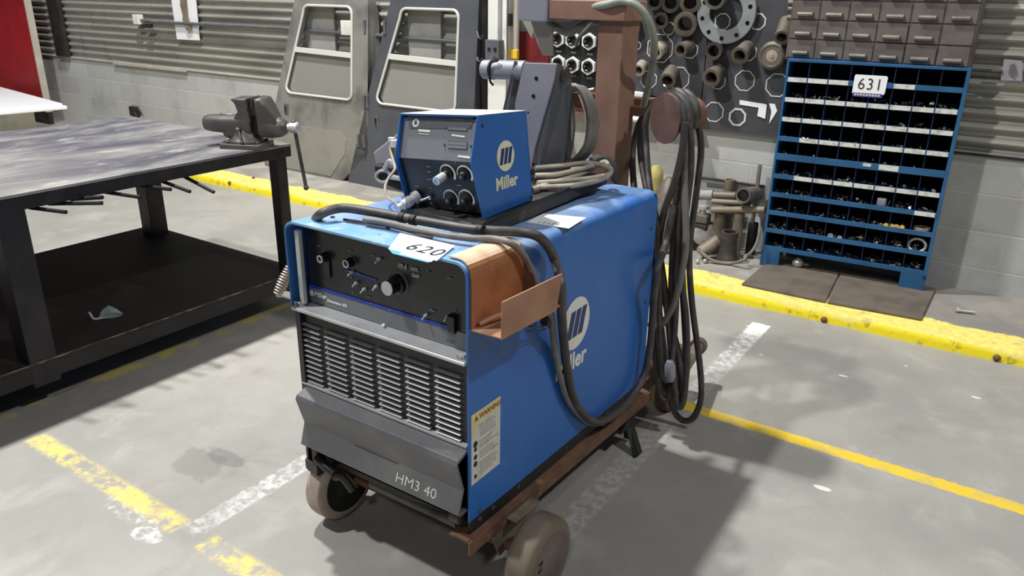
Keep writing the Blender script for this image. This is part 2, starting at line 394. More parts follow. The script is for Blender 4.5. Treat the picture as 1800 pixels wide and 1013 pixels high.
def tag(o, label=None, cat=None, group=None, kind=None):
    if label: o['label'] = label
    if cat: o['category'] = cat
    if group: o['group'] = group
    if kind: o['kind'] = kind
    return o
def empty(name, loc, label, cat, group=None):
    o = bpy.data.objects.new(name, None); COL.objects.link(o); o.location = loc; o.empty_display_size = .05
    return tag(o, label, cat, group)
def text_mesh(body, size, origin, xd, yd, depth=.0006, bold=0, shear=0, align='LEFT', sx=1.0, spacing=1.0):
    """outline text as vertices/faces in world space, appended to an MB"""
    cu = bpy.data.curves.new('t', 'FONT'); cu.body = body; cu.size = size; cu.extrude = depth/2; cu.offset = bold; cu.shear = shear
    cu.align_x = align; cu.resolution_u = 3; cu.space_character = spacing
    ob = bpy.data.objects.new('t', cu); COL.objects.link(ob)
    dg = bpy.context.evaluated_depsgraph_get(); dg.update(); me = bpy.data.meshes.new_from_object(ob.evaluated_get(dg))
    xd = Vector(xd).normalized(); yd = Vector(yd).normalized(); nd = xd.cross(yd).normalized(); org = Vector(origin)
    vs = [org+xd*v.co.x*sx+yd*v.co.y+nd*(v.co.z+depth/2) for v in me.vertices]; fs = [tuple(p.vertices) for p in me.polygons]
    COL.objects.unlink(ob); bpy.data.objects.remove(ob); bpy.data.curves.remove(cu); bpy.data.meshes.remove(me)
    return vs, fs
def text(mb, *a, **k):
    vs, fs = text_mesh(*a, **k); mb.add(vs, fs); return mb
Xd, Yd, Zd = Vector((1, 0, 0)), Vector((0, 1, 0)), Vector((0, 0, 1))
# ------------------------------------------------------------------ the setting
WY = 4.68
tag(MB().box(-14, 3.5, -4, 3.9, -.1, 0).build('floor', 'concrete_floor', loc=(0, 0, 0)), kind='structure')
def platform():
    m = MB(); n = 120; xs = [-14+17.5*i/n for i in range(n+1)]
    prof = [(3.893, 0), (3.896, .03), (3.9, .05), (3.912, .06), (4.02, .06), (4.7, .06)]
    vs = [Vector((x, y+(.004*math.sin(x*7)+.003*math.sin(x*19)) if y < 4 else y, z-(.004*(math.sin(x*5.3)+1) if .02 < z and y < 3.91 else 0))) for x in xs for y, z in prof]
    k = len(prof); fs = [(i*k+j, (i+1)*k+j, (i+1)*k+j+1, i*k+j+1) for i in range(n) for j in range(k-1)]
    m.add(vs, fs, True); return m
tag(platform().build('trim_1', 'platform_concrete', loc=(0, 0, 0)), kind='structure')
tag(MB().box(-14, 3.5, WY, WY+.2, -.05, .79).build('wall_back', 'painted_block', loc=(0, WY, 0)), kind='structure')
def corrugated(x0, x1, z0, z1, y, per=.072, amp=.014):
    m = MB(); n = int((z1-z0)/per*10); vs = []
    for i in range(n+1):
        z = z0+(z1-z0)*i/n; yy = y-amp*math.cos(2*PI*(z-z0)/per)
        vs += [Vector((x0, yy, z)), Vector((x1, yy, z)), Vector((x0, y+.03, z)), Vector((x1, y+.03, z))]
    fs = [(4*i, 4*i+1, 4*i+5, 4*i+4) for i in range(n)]+[(4*i+2, 4*i+6, 4*i+7, 4*i+3) for i in range(n)]
    m.add(vs, fs, True); return m
tag(corrugated(-14, -3.3, .785, 3.4, WY+.012).build('wall_back_left', 'corrugated_steel', loc=(-9, WY, .79)), kind='structure')
tag(corrugated(-1.1, 3.5, .785, 3.4, WY+.012).build('wall_back_right', 'corrugated_steel', loc=(1, WY, .79)), kind='structure')
# plain upper wall behind the column with the dark red band low down
tag(MB().box(-3.3, -1.1, WY+.012, WY+.1, .79, 3.4).build('wall_back_centre', 'block_grey', loc=(-2.5, WY, .79)), kind='structure')
tag(MB().box(-3.12, -2.86, WY-.004, WY+.012, .06, 1.29).build('trim_2', 'maroon'), kind='structure')
# cap strip on the block wall under the corrugated sheet
cap = MB().box(-9.9, -3.3, WY-.018, WY+.02, .785, .797)
cap.box(-8.2, -6.95, WY-.03, WY, .77, .80)
tag(cap.build('trim_3', 'beige_metal', bevel=.002), kind='structure')
tag(MB().box(-.5, 3.5, WY-.012, WY+.02, .785, .797).build('trim_shade', 'dark_steel'), kind='structure')  # thin dark strip draws the shadow line under the right-hand sheet
# red sheeted partition at the far left
red = empty('red_partition', (-11.9, 4.45, 0), 'tall bright red sheet metal panel at the left end of the corrugated wall', 'panel')
a = PY(60, 0, 4.45); b = PY(90, 205, 4.45)
MB().box(-14, b.x, 4.41, 4.46, .30, 3.2).build('panel', 'red_paint', red, .004)
MB().box(b.x-.005, b.x+.012, 4.40, 4.47, .2, 3.2).build('edge_trim', 'beige_metal', red)
MB().box(-14, b.x, 4.42, 4.47, .06, .30).build('base', 'dark_steel', red)
tag(MB().box(b.x+.03, b.x+.24, 4.62, 4.67, .80, 3.2).build('shadow_strip', 'dark_steel'), 'dark narrow strip standing for the shadow beside the red panel on the corrugated wall', 'post')  # shadow on the corrugated wall, built as a dark strip
# white column with its conduit, box and valve
cl = PY(866, 150, 4.55).x; cr = PY(893, 150, 4.55).x
colm = empty('steel_column', ((cl+cr)/2, 4.55, .06), 'white painted steel column between the leaning doors and the fittings boards', 'column')
MB().box(cl-.02, cr, 4.52, 4.53, .06, 3.2).box(cl-.02, cr, 4.66, 4.67, .06, 3.2).box(cl+.05, cl+.06, 4.53, 4.66, .06, 3.2).build('shaft', 'white_paint', colm)
p = PY(870, 86, 4.50)
bx = MB().box(p.x-.055, p.x+.06, 4.46, 4.52, p.z-.07, p.z+.06).build('outlet_box', 'panel_grey', colm, .004)
MB().cyl((p.x-.02, 4.455, p.z), (p.x-.02, 4.462, p.z), .012).cyl((p.x+.03, 4.455, p.z), (p.x+.03, 4.462, p.z), .012).build('outlet', 'matt_black', bx)
MB().cyl((p.x+.03, 4.50, p.z+.06), (p.x+.03, 4.50, 2.6), .009, n=10).build('conduit', 'silver', colm)
q = PY(907, 60, 4.60)
pi = empty('gas_pipe', (q.x, 4.60, .9), 'thin off-white vertical pipe with a yellow valve beside the white column', 'pipe')
MB().cyl((q.x, 4.60, .9), (q.x, 4.60, 2.8), .022, n=12).build('pipe', 'beige_metal', pi)
vz = PY(905, 95, 4.60).z
MB().box(q.x-.03, q.x+.03, 4.57, 4.60, vz-.03, vz+.03).box(q.x-.075, q.x-.03, 4.565, 4.58, vz, vz+.02).build('valve', 'valve_yellow', pi, .004)
c2 = PY(893, 35, 4.6); MB().box(c2.x-.03, c2.x+.02, 4.57, 4.63, c2.z-.04, c2.z+.04).cyl((c2.x, 4.6, c2.z), (q.x, 4.6, c2.z), .012, n=10).build('clamp', 'panel_grey', pi, .003)
# conduit and outlet box on the corrugated wall
z0 = PY(245, 35, 4.64)
co = empty('wall_conduit', (z0.x, 4.64, z0.z), 'white junction box with a thin grey conduit running right along the corrugated wall', 'conduit')
MB().box(z0.x-.05, z0.x+.04, 4.60, 4.66, z0.z-.04, z0.z+.05).build('junction_box', 'white_paint', co, .003)
MB().tube([(z0.x, 4.635, z0.z), (z0.x+.3, 4.635, z0.z-.01), PY(500, 50, 4.63), (-3.3, 4.635, 1.20)], .014, 10).build('conduit', 'panel_grey', co)
MB().box(z0.x+.10, z0.x+.2, 4.60, 4.65, z0.z-.07, z0.z-.03).build('fitting', 'dark_steel', co)
for px, py in ((618, 50),):
    w = PY(px, py, 4.63)
    MB().box(w.x-.06, w.x+.06, 4.57, 4.64, w.z-.05, w.z+.06).build('outlet_box', 'white_paint', co, .004)
# white board with a dark smudge on the corrugated wall
A, B, C_, D = PY(297, -30, 4.64), PY(340, -30, 4.64), PY(350, 71, 4.655), PY(311, 69, 4.655)
pl = empty('white_board', ((A.x+B.x)/2, 4.65, D.z), 'narrow white board hanging on the corrugated wall with a dark tool shape on it', 'board')
MB().prism([A, B, C_, D], (0, .012, 0)).build('sheet', 'white_paper', pl)
t = lambda x, y: PY(x, y, 4.636)
MB().prism([t(318, -10), t(327, -10), t(330, 26), t(337, 52), t(329, 54), t(322, 34), t(323, 26), t(318, 10)], (0, -.01, 0)).build('tool_handle', 'wood', pl)
# ring hook on the block wall
h = PY(240, 196, 4.66)
hk = empty('ring_hook', (h.x, 4.67, h.z), 'small dark ring hook fixed low on the pale block wall above the workbench', 'hook')
MB().box(h.x-.09, h.x+.02, 4.63, 4.68, h.z-.05, h.z+.05).build('bracket', 'dark_steel', hk, .006)
MB().tube([(h.x+.07+.05*math.cos(t_), 4.63, h.z+.045*math.sin(t_)) for t_ in [2*PI*i/14 for i in range(14)]], .010, 8, True).build('ring', 'dark_steel', hk)
# little sign on the far right
A, B, C_, D = PY(1765, 104, 4.64), PY(1797, 107, 4.64), PY(1797, 143, 4.65), PY(1759, 141, 4.65)
sg = empty('wall_sign', ((A.x+B.x)/2, 4.66, D.z), 'small lilac square sign on the shadowed wall right of the drawer cabinet', 'sign')
MB().prism([A, B, C_, D], (0, .006, 0)).build('plate', 'sign_lilac', sg)
t = lambda x, y: PY(x, y, 4.636)
MB().prism([t(1776, 114), t(1784, 112), t(1788, 128), t(1780, 136), t(1773, 130)], (0, -.002, 0)).build('symbol', 'grey_ink', sg)
# conduit stub low on the right
pz = PY(1698, 122, 4.65); MB_ = MB().cyl((pz.x-.01, 4.64, pz.z), (pz.x+.16, 4.64, pz.z), .008, n=8)
tag(MB_.build('wall_rail', 'dull_steel'), 'short thin steel rail on the shadowed wall below the drawer cabinet right end', 'rail')
# bolts and crumbs on the platform and floor
g = PZ(1684, 550, .06)
bo = MB().cyl((g.x, g.y, .072), (g.x+.07, g.y+.02, .072), .007, n=10).lathe((g.x-.012, g.y, .074), (1, .25, 0), [(0, .014), (.014, .014)], 6, False)
tag(bo.build('bolt', 'hw_bright'), 'single bright bolt lying on the platform right of the blue bin rack', 'bolt')
g = PZ(1760, 502, .06)
tag(MB().sphere((g.x, g.y, .085), .022, 10, 1.2).box(g.x-.02, g.x+.02, g.y-.02, g.y+.02, .06, .075).build('small_fitting', 'dull_steel'), 'small grey fitting standing by the foot of the block wall at the far right', 'fitting')
g = PZ(1799, 520, .06)
tag(MB().box(g.x, g.x+.3, g.y-.02, g.y+.1, .06, .16).build('steel_box', 'matt_black', bevel=.004), 'black box edge at the right border by the block wall', 'box')
# bolt heads in the yellow curb
for i, (px, py, lb) in enumerate(((1448, 563, 'rusty bolt head in the yellow curb face in front of the blue bin rack'), (1752, 630, 'rusty bolt head in the yellow curb face near the right border'), (403, 322, 'dark bolt head in the yellow curb left of the first leaning door'), (445, 314, 'dark lump on the yellow curb top behind the bench corner'))):
    p = PY(px, py, 3.89) if i < 3 else PZ(px, py, .06)
    tag(MB().sphere((p.x, p.y+.004, max(p.z, .015)), .017, 10, .8, (0, 1, 0)).build('anchor_bolt', 'rust_brown'), lb, 'bolt')
# ------------------------------------------------------------------ steel workbench
TX1, TX0, TY0, TY1, TZ = -2.965, -4.33, .15, 2.50, .85
bench = empty('workbench', (-3.65, 1.3, 0), 'long steel welding bench with worn grey top and dark lower shelf', 'workbench')
MB().box(TX0, TX1, TY0, TY1, TZ-.012, TZ).build('bench_top', 'bench_plate', bench, .002)
fr = MB()
for a in ((TX1-.045, TX1-.004, TY0, TY1), (TX0+.004, TX0+.045, TY0, TY1), (TX0+.045, TX1-.045, TY0, TY0+.04), (TX0+.045, TX1-.045, TY1-.04, TY1), (TX0+.045, TX1-.045, 1.2, 1.25)):
    fr.box(a[0], a[1], a[2], a[3], TZ-.062, TZ-.012)
fr.build('top_frame', 'bench_leg', bench, .002)
for x, y in ((TX1-.056, TY1-.045), (TX0+.19, TY1-.06), (TX1-.056, 1.22), (TX0+.05, 1.22), (TX1-.05, TY0+.05), (TX0+.05, TY0+.05)):
    w = .030 if y > 2 and x > -3.2 else .05
    MB().box(x-w, x+w, y-w, y+w, .10 if x > -3.3 else .0, TZ-.062).build('leg', 'bench_leg', bench, .003)
for x in (TX1-.35, TX0+.05):
    for y in (TY1-.045, 1.22): MB().box(x-.03, x+.03, y-.03, y+.03, 0, .10).build('foot', 'bench_leg', bench, .003)
MB().box(TX0+.02, TX1-.005, TY0+.02, TY1+.02, .185, .20).build('lower_shelf', 'shelf_plate', bench, .002)
MB().box(TX1-.03, TX1-.008, TY0+.02, TY1+.02, .12, .185).box(TX0+.02, TX0+.06, TY0+.02, TY1+.02, .12, .185).box(TX0+.06, TX1-.03, TY1-.03, TY1+.02, .12, .185).build('shelf_frame', 'shelf_plate', bench, .002)
we = MB(); random.seed(9)
tp = []; bt_ = []
for i in range(60):
    y = .75+i*.029; tp.append(Vector((TX1-.0035, y, .2014))); bt_.append(Vector((TX1-.0035, y, .2006-random.choice((0, .0006, .0025, .0045, .003)))))
we.add(tp+bt_, [(i, i+1, i+61, i+60) for i in range(59)])
we.build('worn_edge', 'pull_steel', bench)
# steel rods stored on a rack under the top
rods = [((60, 369), (116, 373)), ((88, 345), (180, 357)), ((128, 343), (180, 347)), ((190, 332), (247, 347)), ((248, 318), (300, 333)), ((288, 314), (334, 337)), ((328, 306), (376, 338)), ((134, 342), (182, 359))]
rl = ['lowest leftmost dark rod poking out under the bench edge by the near leg', 'second dark rod from the near leg poking out under the bench edge', 'third dark rod poking out under the bench edge counted from the near leg', 'fourth dark rod poking out under the bench edge, in the middle of the row', 'short fifth dark rod poking out under the bench by the far back leg', 'sixth dark rod poking out under the bench edge, second from the bench corner end', 'last dark rod poking out under the bench edge, nearest the yellow curb', '']
for (a, b), lb in list(zip(rods, rl))[:7]:
    A = PX(a[0], a[1]-2, TX1-.05); B = PX(b[0], b[1], TX1+.10)
    A.z = min(A.z, .80); d = (A-B); st = A+d*.6; st.z = min(A.z+.0, .78)
    tag(MB().tube([Vector((A.x-.32, A.y, min(A.z, .775))), Vector((A.x-.02, A.y, min(A.z, .775))), B], .008, 8).build('steel_rod', 'matt_black', fix=True), lb, 'rod', 'dark steel rods under the bench top')
tag(MB().box(-3.35, -3.06, 1.30, 2.02, .765, .789).build('rod_rack', 'bench_leg'), 'dark steel rack bar under the bench top that holds the rods', 'rack')
# small plastic bag with a hook on the lower shelf
bg = PZ(195, 548, .20); bag = empty('parts_bag', (bg.x, bg.y, .20), 'small clear plastic bag with a bright hook on the dark lower shelf', 'bag')
u = [PZ(174, 558, .202), PZ(178, 547, .222), PZ(190, 537, .245), PZ(205, 543, .235), PZ(217, 552, .215), PZ(213, 556, .203), PZ(195, 560, .202)]
c = PZ(195, 549, .235); m = MB(); m.add(u+[c, PZ(185, 556, .212)], [(0, 1, 7, 8), (1, 2, 7), (2, 3, 7), (3, 4, 7), (4, 5, 7), (5, 6, 7), (6, 8, 7), (6, 0, 8), (0, 1, 2, 3, 4, 5, 6)])
m.build('bag', 'thin_film', bag)
MB().tube(catmull([PZ(156, 549, .235), PZ(160, 555, .22), PZ(166, 561, .208), PZ(180, 559, .208), PZ(192, 558, .21)], 5), .0055, 8).build('hook', 'silver', bag)
# white card hanging behind the near leg
k = PX(35, 402, -3.3)
tag(MB().box(-3.305, -3.295, k.y-.03, k.y+.03, k.z-.04, k.z+.045).build('white_card', 'white_paint'), 'small white card hanging under the bench beside the near leg', 'card')

# ------------------------------------------------------------------ bench vise
va = math.radians(27); U = Vector((math.cos(va), math.sin(va), 0)); V = Vector((-math.sin(va), math.cos(va), 0))
VO = Vector((-3.065, 2.325, TZ))
def L(a, b, c): return VO+U*a+V*b+Zd*c
vise = empty('bench_vise', VO, 'heavy dark iron bench vise bolted to the far corner of the steel bench', 'vise')
m = MB()
m.prism([L(-.095, -.085, 0), L(.095, -.085, 0), L(.115, 0, 0), L(.095, .085, 0), L(-.095, .085, 0), L(-.115, 0, 0)], Zd*.022)
m.lathe(L(0, 0, .022), Zd, [(0, .082), (.012, .08), (.02, .070), (.045, .058), (.06, .05)], 24)
for a, b in ((-.07, -.05), (.075, -.05), (-.07, .05), (.075, .05)): m.lathe(L(a, b, .022), Zd, [(0, .011), (.01, .011)], 6, False)
m.build('swivel_base', 'vise_iron', vise, .003)
m = MB(); sec = []
def loft(mb, rings, smooth=True):
    n = len(rings[0]); vs = [p for r in rings for p in r]
    fs = [(i*n+k, i*n+(k+1) % n, (i+1)*n+(k+1) % n, (i+1)*n+k) for i in range(len(rings)-1) for k in range(n)]
    mb.add(vs, fs, smooth); mb.add(rings[0], [tuple(range(n-1, -1, -1))]); mb.add(rings[-1], [tuple(range(n))])
def rr(a, b, c, w, h, n=20, p=2.6):   # superellipse ring across the vise axis
    out = []
    for k in range(n):
        t = 2*PI*k/n; cx, sy = math.cos(t), math.sin(t)
        out.append(L(a, b+w*math.copysign(abs(cx)**(2/p), cx), c+h*math.copysign(abs(sy)**(2/p), sy)))
    return out
# body barrel, then fixed jaw rising from it
loft(m, [rr(-.20, 0, .105, .020, .022), rr(-.19, 0, .105, .034, .034), rr(-.16, 0, .105, .042, .040), (rr(-.09, 0, .103, .045, .042)), rr(-.02, 0, .10, .05, .05), rr(.035, 0, .10, .052, .055), rr(.045, 0, .10, .05, .052)])
loft(m, [rr(-.10, 0, .075, .03, .03), rr(-.06, 0, .07, .045, .04), rr(.03, 0, .07, .045, .045), rr(.045, 0, .07, .04, .04)])
loft(m, [[L(-.045, -.04, .12), L(.05, -.05, .12), L(.05, .05, .12), L(-.045, .04, .12)], [L(-.01, -.045, .165), L(.048, -.058, .165), L(.048, .058, .165), L(-.01, .045, .165)], [L(-.012, -.062, .205), L(.046, -.066, .205), L(.046, .066, .205), L(-.012, .062, .205)], [L(-.03, -.066, .225), L(.046, -.068, .225), L(.046, .068, .225), L(-.03, .066, .225)]], False)
m.box(-.12, -.05, -.006, .006, .143, .15, Matrix.Translation(VO) @ Matrix.Rotation(va, 4, 'Z'))
m.build('body', 'vise_iron', vise, .004)
m = MB()
m.box(.046, .054, -.072, .072, .19, .228, Matrix.Translation(VO) @ Matrix.Rotation(va, 4, 'Z')); m.build('jaw_plate', 'dull_steel', vise, .001)
m = MB()
loft(m, [[L(.078, -.062, .228), L(.115, -.058, .232), L(.115, .058, .232), L(.078, .062, .228)], [L(.078, -.068, .195), L(.135, -.06, .195), L(.135, .06, .195), L(.078, .068, .195)], [L(.078, -.052, .14), L(.165, -.045, .14), L(.165, .045, .14), L(.078, .052, .14)], [L(.078, -.05, .085), L(.185, -.042, .09), L(.185, .042, .09), L(.078, .05, .085)], [L(.082, -.046, .05), L(.165, -.03, .06), L(.165, .03, .06), L(.082, .046, .05)]], False)
m.lathe(L(.08, 0, .095), U, [(0, .05), (.05, .052), (.09, .046), (.12, .034), (.128, .02)], 20)
o = m.build('sliding_jaw', 'vise_iron', vise, .012, seg=3)
MB().box(.070, .078, -.072, .072, .19, .228, Matrix.Translation(VO) @ Matrix.Rotation(va, 4, 'Z')).build('jaw_plate', 'dull_steel', vise, .001)
MB().box(-.05, .09, -.03, .03, .06, .14, Matrix.Translation(VO) @ Matrix.Rotation(va, 4, 'Z')).build('slide_bar', 'vise_dark', vise, .003)
MB().lathe(L(.20, 0, .095), U, [(0, .018), (.02, .018), (.022, .026), (.055, .026), (.06, .02)], 18).build('screw_head', 'silver', vise)
hp = L(.238, 0, .095); hd = Vector((.035, .01, -.28))
hh = MB().cyl(hp-hd*.08, hp+hd, .0085, n=12).sphere(hp-hd*.08, .014, 12).sphere(hp+hd, .013, 12)
hh.build('handle', 'dull_steel', vise)
s0 = L(-.01, -.055, .085); MB().cyl(s0, s0+Vector((.035, -.012, -.055)), .006, n=10).sphere(s0, .013, 10).build('lock_lever', 'steel', vise)

# ------------------------------------------------------------------ white bin far left
wb = empty('white_bin', (-9.3, 3.6, 0), 'low white container with overhanging lid at the left border before the red panel', 'container')
a = math.radians(-8); R_ = Matrix.Translation((-8.02, 3.97, 0)) @ Matrix.Rotation(a, 4, 'Z')
MB().box(-2.2, 0, -.75, 0, .42, .455, R_).box(-2.2, .03, -.78, .03, .395, .43, R_).build('lid', 'white_paper', wb, .008)
MB().box(-2.1, -.55, -.66, -.1, .14, .40, R_).build('body', 'white_paint', wb, .01)
MB().box(-2.1, -.6, -.7, -.62, .10, .16, R_).build('rim', 'white_paint', wb, .008)
MB().box(-2.1, -2.0, -.6, -.2, 0, .12, R_).box(-.9, -.8, -.6, -.2, 0, .12, R_).build('skid', 'yellow_paint', wb)
# ------------------------------------------------------------------ leaning cab doors
def cab_door(name, BL, matname, label, h=1.46, wb_=1.24, wt=.80, patch=True):
    """BL: bottom left corner on the platform; leans back on the wall"""
    y0, y1 = BL[1], 4.62; x0 = BL[0]
    lean = (y1-y0)/h
    def Q(x, z, d=0.0): # local: x across, z up the leaf, d out of it
        return Vector((x0+x, y0+lean*z-d, .06+z))
    root = empty(name, (x0+wb_/2, y0, .06), label, 'door', 'cab doors leaning on the wall')
    T = .045; xr = wb_; xl = wb_-wt
    outer = [(0, 0), (xr-.27, -.0), (xr-.02, .22), (xr, .26), (xr, h), (xl+.02, h), (xl, h-.04), (xl-.045, 1.28), (0, .03)]
    # window opening with rounded corners
    wl0, wl1, wz0, wz1 = xl-.36+.33, xr-.155, .66, 1.36
    def edge(z): return outer_left(z)+.115
    def outer_left(z): return (xl-.045)*(z/1.28) if z < 1.28 else xl-.045+(z-1.28)*.35
    win = []
    def arc(cx, cz, a0, a1, r=.055):
        for i in range(6):
            t = a0+(a1-a0)*i/5; win.append((cx+r*math.cos(t), cz+r*math.sin(t)))
    arc(edge(wz0)+.055, wz0+.055, PI*1.5, PI*1.0); arc(edge(wz1)+.06, wz1-.055, PI, PI/2); arc(wl1-.055, wz1-.055, PI/2, 0); arc(wl1-.055, wz0+.055, 0, -PI/2)
    # skin with hole: bridge outer loop to window loop by strips
    def skin(d, flip):
        m = MB(); n = len(win)
        cx = sum(p[0] for p in win)/n; cz = sum(p[1] for p in win)/n
        out = []
        for (wx, wz) in win:   # project each window vertex outwards on the outline
            dx, dz = wx-cx, wz-cz; best = 1e9
            for i in range(len(outer)):
                (ax, az), (bx_, bz) = outer[i], outer[(i+1) % len(outer)]
                den = dx*(bz-az)-dz*(bx_-ax)
                if abs(den) < 1e-9: continue
                t = ((ax-cx)*(bz-az)-(az-cz)*(bx_-ax))/den; s_ = ((ax-cx)*dz-(az-cz)*dx)/den
                if t > 0 and -1e-6 <= s_ <= 1+1e-6 and t < best: best = t
            out.append((cx+dx*best, cz+dz*best))
        return out
    # triangulate with the tessellator instead (robust for the corners)
    from mathutils.geometry import tessellate_polygon
    loops = [[Vector((a_, b_, 0)) for a_, b_ in outer], [Vector((a_, b_, 0)) for a_, b_ in win]]
    tris = tessellate_polygon(loops); flat = [p for l in loops for p in l]
    m = MB()
    front = [Q(p.x, p.y, T) for p in flat]; back = [Q(p.x, p.y, 0) for p in flat]
    m.add(front, [tuple(t) for t in tris]); m.add(back, [tuple(t) for t in tris])
    no = len(outer); nw = len(win)
    m.add([Q(a_, b_, T) for a_, b_ in outer]+[Q(a_, b_, 0) for a_, b_ in outer], [(i, (i+1) % no, (i+1) % no+no, i+no) for i in range(no)])
    m.add([Q(a_, b_, T) for a_, b_ in win]+[Q(a_, b_, 0) for a_, b_ in win], [(i, (i+1) % nw, (i+1) % nw+nw, i+nw) for i in range(nw)])
    m.build('leaf', matname, root, .002)
    # deep return flange down the right edge
    MB().prism([Q(xr, .26, T), Q(xr, h, T), Q(xr, h, -.02), Vector((x0+xr+.02, 4.655, .06+h*.9)), Vector((x0+xr+.03, 4.655, .06)), Q(xr-.03, .02, .0), Q(xr-.02, .2, T)], (.012, 0, 0)).build('side_flange', matname, root)
    MB().tube([Q(a_, b_, T+.006) for a_, b_ in win], .0100, 8, True).build('window_frame', 'trim_white', root)
    bz0, bz1 = .995, 1.035
    MB().prism([Q(edge(bz0)+.0, bz0, T-.004), Q(wl1, bz0-.015, T-.004), Q(wl1, bz1-.015, T-.004), Q(edge(bz1), bz1, T-.004)], (0, -.016, 0)).build('window_bar', 'trim_white', root, .002)
    lowp = [(x, z) for x, z in win if z < 1.0]
    MB().prism([Q(edge(wz0)+.05, wz0+.004, T-.02), Q(wl1-.05, wz0+.004, T-.02), Q(wl1, wz0+.06, T-.02), Q(wl1, bz0, T-.02), Q(edge(bz0), bz0, T-.02), Q(edge(wz0)+.004, wz0+.05, T-.02)], (0, .004, 0)).build('lower_pane', 'dusty_glass', root)
    MB().prism([Q(edge(bz1), bz1, T-.03), Q(wl1, bz1, T-.03), Q(wl1, wz1-.06, T-.03), Q(wl1-.05, wz1, T-.03), Q(edge(wz1)+.06, wz1, T-.03), Q(edge(wz1), wz1-.06, T-.03)], (0, .004, 0)).build('upper_pane', 'clear_glass', root)
    lx = outer_left(.52)+.12
    MB().box(0, .055, -.006, .0, -.045, .045, Matrix.Translation(Q(lx, .52, T))).box(.012, .04, -.012, -.004, -.03, .032, Matrix.Translation(Q(lx, .52, T))).build('latch_plate', 'panel_grey', root, .002)
    MB().box(.022, .036, -.016, -.011, -.022, .028, Matrix.Translation(Q(lx, .52, T))).build('latch_slot', 'gloss_black', root)
    if patch:
        MB().prism([Q(.22, .40, T), Q(.95, .40, T), Q(1.02, .34, T), Q(1.0, .22, T), Q(.84, .02, T), Q(.04, .02, T), Q(.02, .06, T)], (0, -.004, 0)).build('kick_panel', 'door_patch', root, .001)
    for z in (.35, .66, 1.22):
        x_ = (outer_left(z)+.0) if not patch else xr-.03
        MB().box(0, .022, -.012, 0, -.05, .05, Matrix.Translation(Q(x_, z, T))).build('hinge', 'panel_grey', root, .002)
    return root
cab_door('cab_door', (-5.66, 4.50), 'door_grey', 'weathered light grey cab door with pale kick panel, left of the two leaning on the wall')
cab_door('cab_door', (-4.62, 4.50), 'door_slate', 'dark slate grey cab door leaning on the wall directly behind the blue wire feeder control box', patch=False)
# hooks on the right edge of the dark door
for i, (px, py, w) in enumerate(((847, 64, 'upper'), (846, 105, 'lower'))):
    p = PY(px, py, 4.55)
    tag(MB().tube([(p.x-.05, 4.56, p.z+.03), (p.x-.02, 4.54, p.z-.01), (p.x+.01, 4.53, p.z-.015), (p.x+.02, 4.53, p.z+.01)], .008, 8).build('edge_hook', 'dull_steel'), w+' small steel hook at the right edge of the dark leaning door', 'hook')
# plain sheets standing behind the doors
a = PY(540, 25, 4.66); b = PY(590, 110, 4.66)
tag(MB().box(a.x-.02, PY(590, 60, 4.66).x, 4.645, 4.662, .10, 1.47).build('steel_sheet', 'sheet_grey', bevel=.002), 'plain grey steel sheet seen through the window of the left leaning door', 'sheet')
a = PY(719, 30, 4.66); b = PY(776, 30, 4.66)
tag(MB().box(a.x, b.x, 4.645, 4.662, .10, 1.47).build('steel_sheet', 'sheet_grey', bevel=.002), 'plain grey steel sheet seen through the window of the dark leaning door', 'sheet')
# dark angle upright between the two doors
a = PY(652, 150, 4.6); tag(MB().box(a.x-.01, a.x+.03, 4.60, 4.66, .06, 1.46).build('steel_angle', 'dark_steel'), 'tall dark steel angle standing between the two leaning doors', 'angle')
a = PY(848, 100, 4.58); tag(MB().box(a.x-.03, a.x+.03, 4.585, 4.65, .06, 1.5).build('steel_angle', 'bench_leg'), 'tall dark steel angle standing between the dark door and the white column', 'angle')
# ------------------------------------------------------------------ welding power source
WX0, WX1, WF, WB = -1.586, -.987, 1.30, 2.33
def zs(y): return -.032*(max(y, 1.30)-1.30)        # the whole machine sits slightly low at the back
weld = empty('welding_power_source', (-1.281, 1.8, .245), 'big blue welding machine with louvred black front standing on the wheeled cart', 'welding machine')
def hood_profile(x0, x1, zb, zt, r, n=6):
    p = [(x0, zb)]
    for i in range(n+1): t = PI-PI/2*i/n; p.append((x0+r+r*math.cos(t), zt-r+r*math.sin(t)))
    for i in range(n+1): t = PI/2-PI/2*i/n; p.append((x1-r+r*math.cos(t), zt-r+r*math.sin(t)))
    p.append((x1, zb)); return p
def shell(prof, inner, ys):
    m = MB(); n = len(prof); vs = []
    for y in ys:
        vs += [Vector((x, y, z+zs(y))) for x, z in prof]+[Vector((x, y, z+zs(y))) for x, z in inner]
    fs = []; N = 2*n
    for i in range(len(ys)-1):
        for k in range(n-1):
            fs.append((i*N+k, i*N+k+1, (i+1)*N+k+1, (i+1)*N+k)); fs.append((i*N+n+k, (i+1)*N+n+k, (i+1)*N+n+k+1, i*N+n+k+1))
        fs.append((i*N, (i+1)*N, (i+1)*N+n, i*N+n)); fs.append((i*N+n-1, i*N+2*n-1, (i+1)*N+2*n-1, (i+1)*N+n-1))
    for b in (0, (len(ys)-1)*N):
        for k in range(n-1): fs.append((b+k, b+k+1, b+n+k+1, b+n+k))
    m.add(vs, fs, True); return m
# main wrap (sides and top)
po = hood_profile(WX0, WX1, .285, .978, .035); pi_ = hood_profile(WX0+.004, WX1-.004, .285, .974, .031)
main = shell(po, pi_, (1.375, 1.7, 2.0, WB)).build('case_wrap', 'welder_blue', weld)
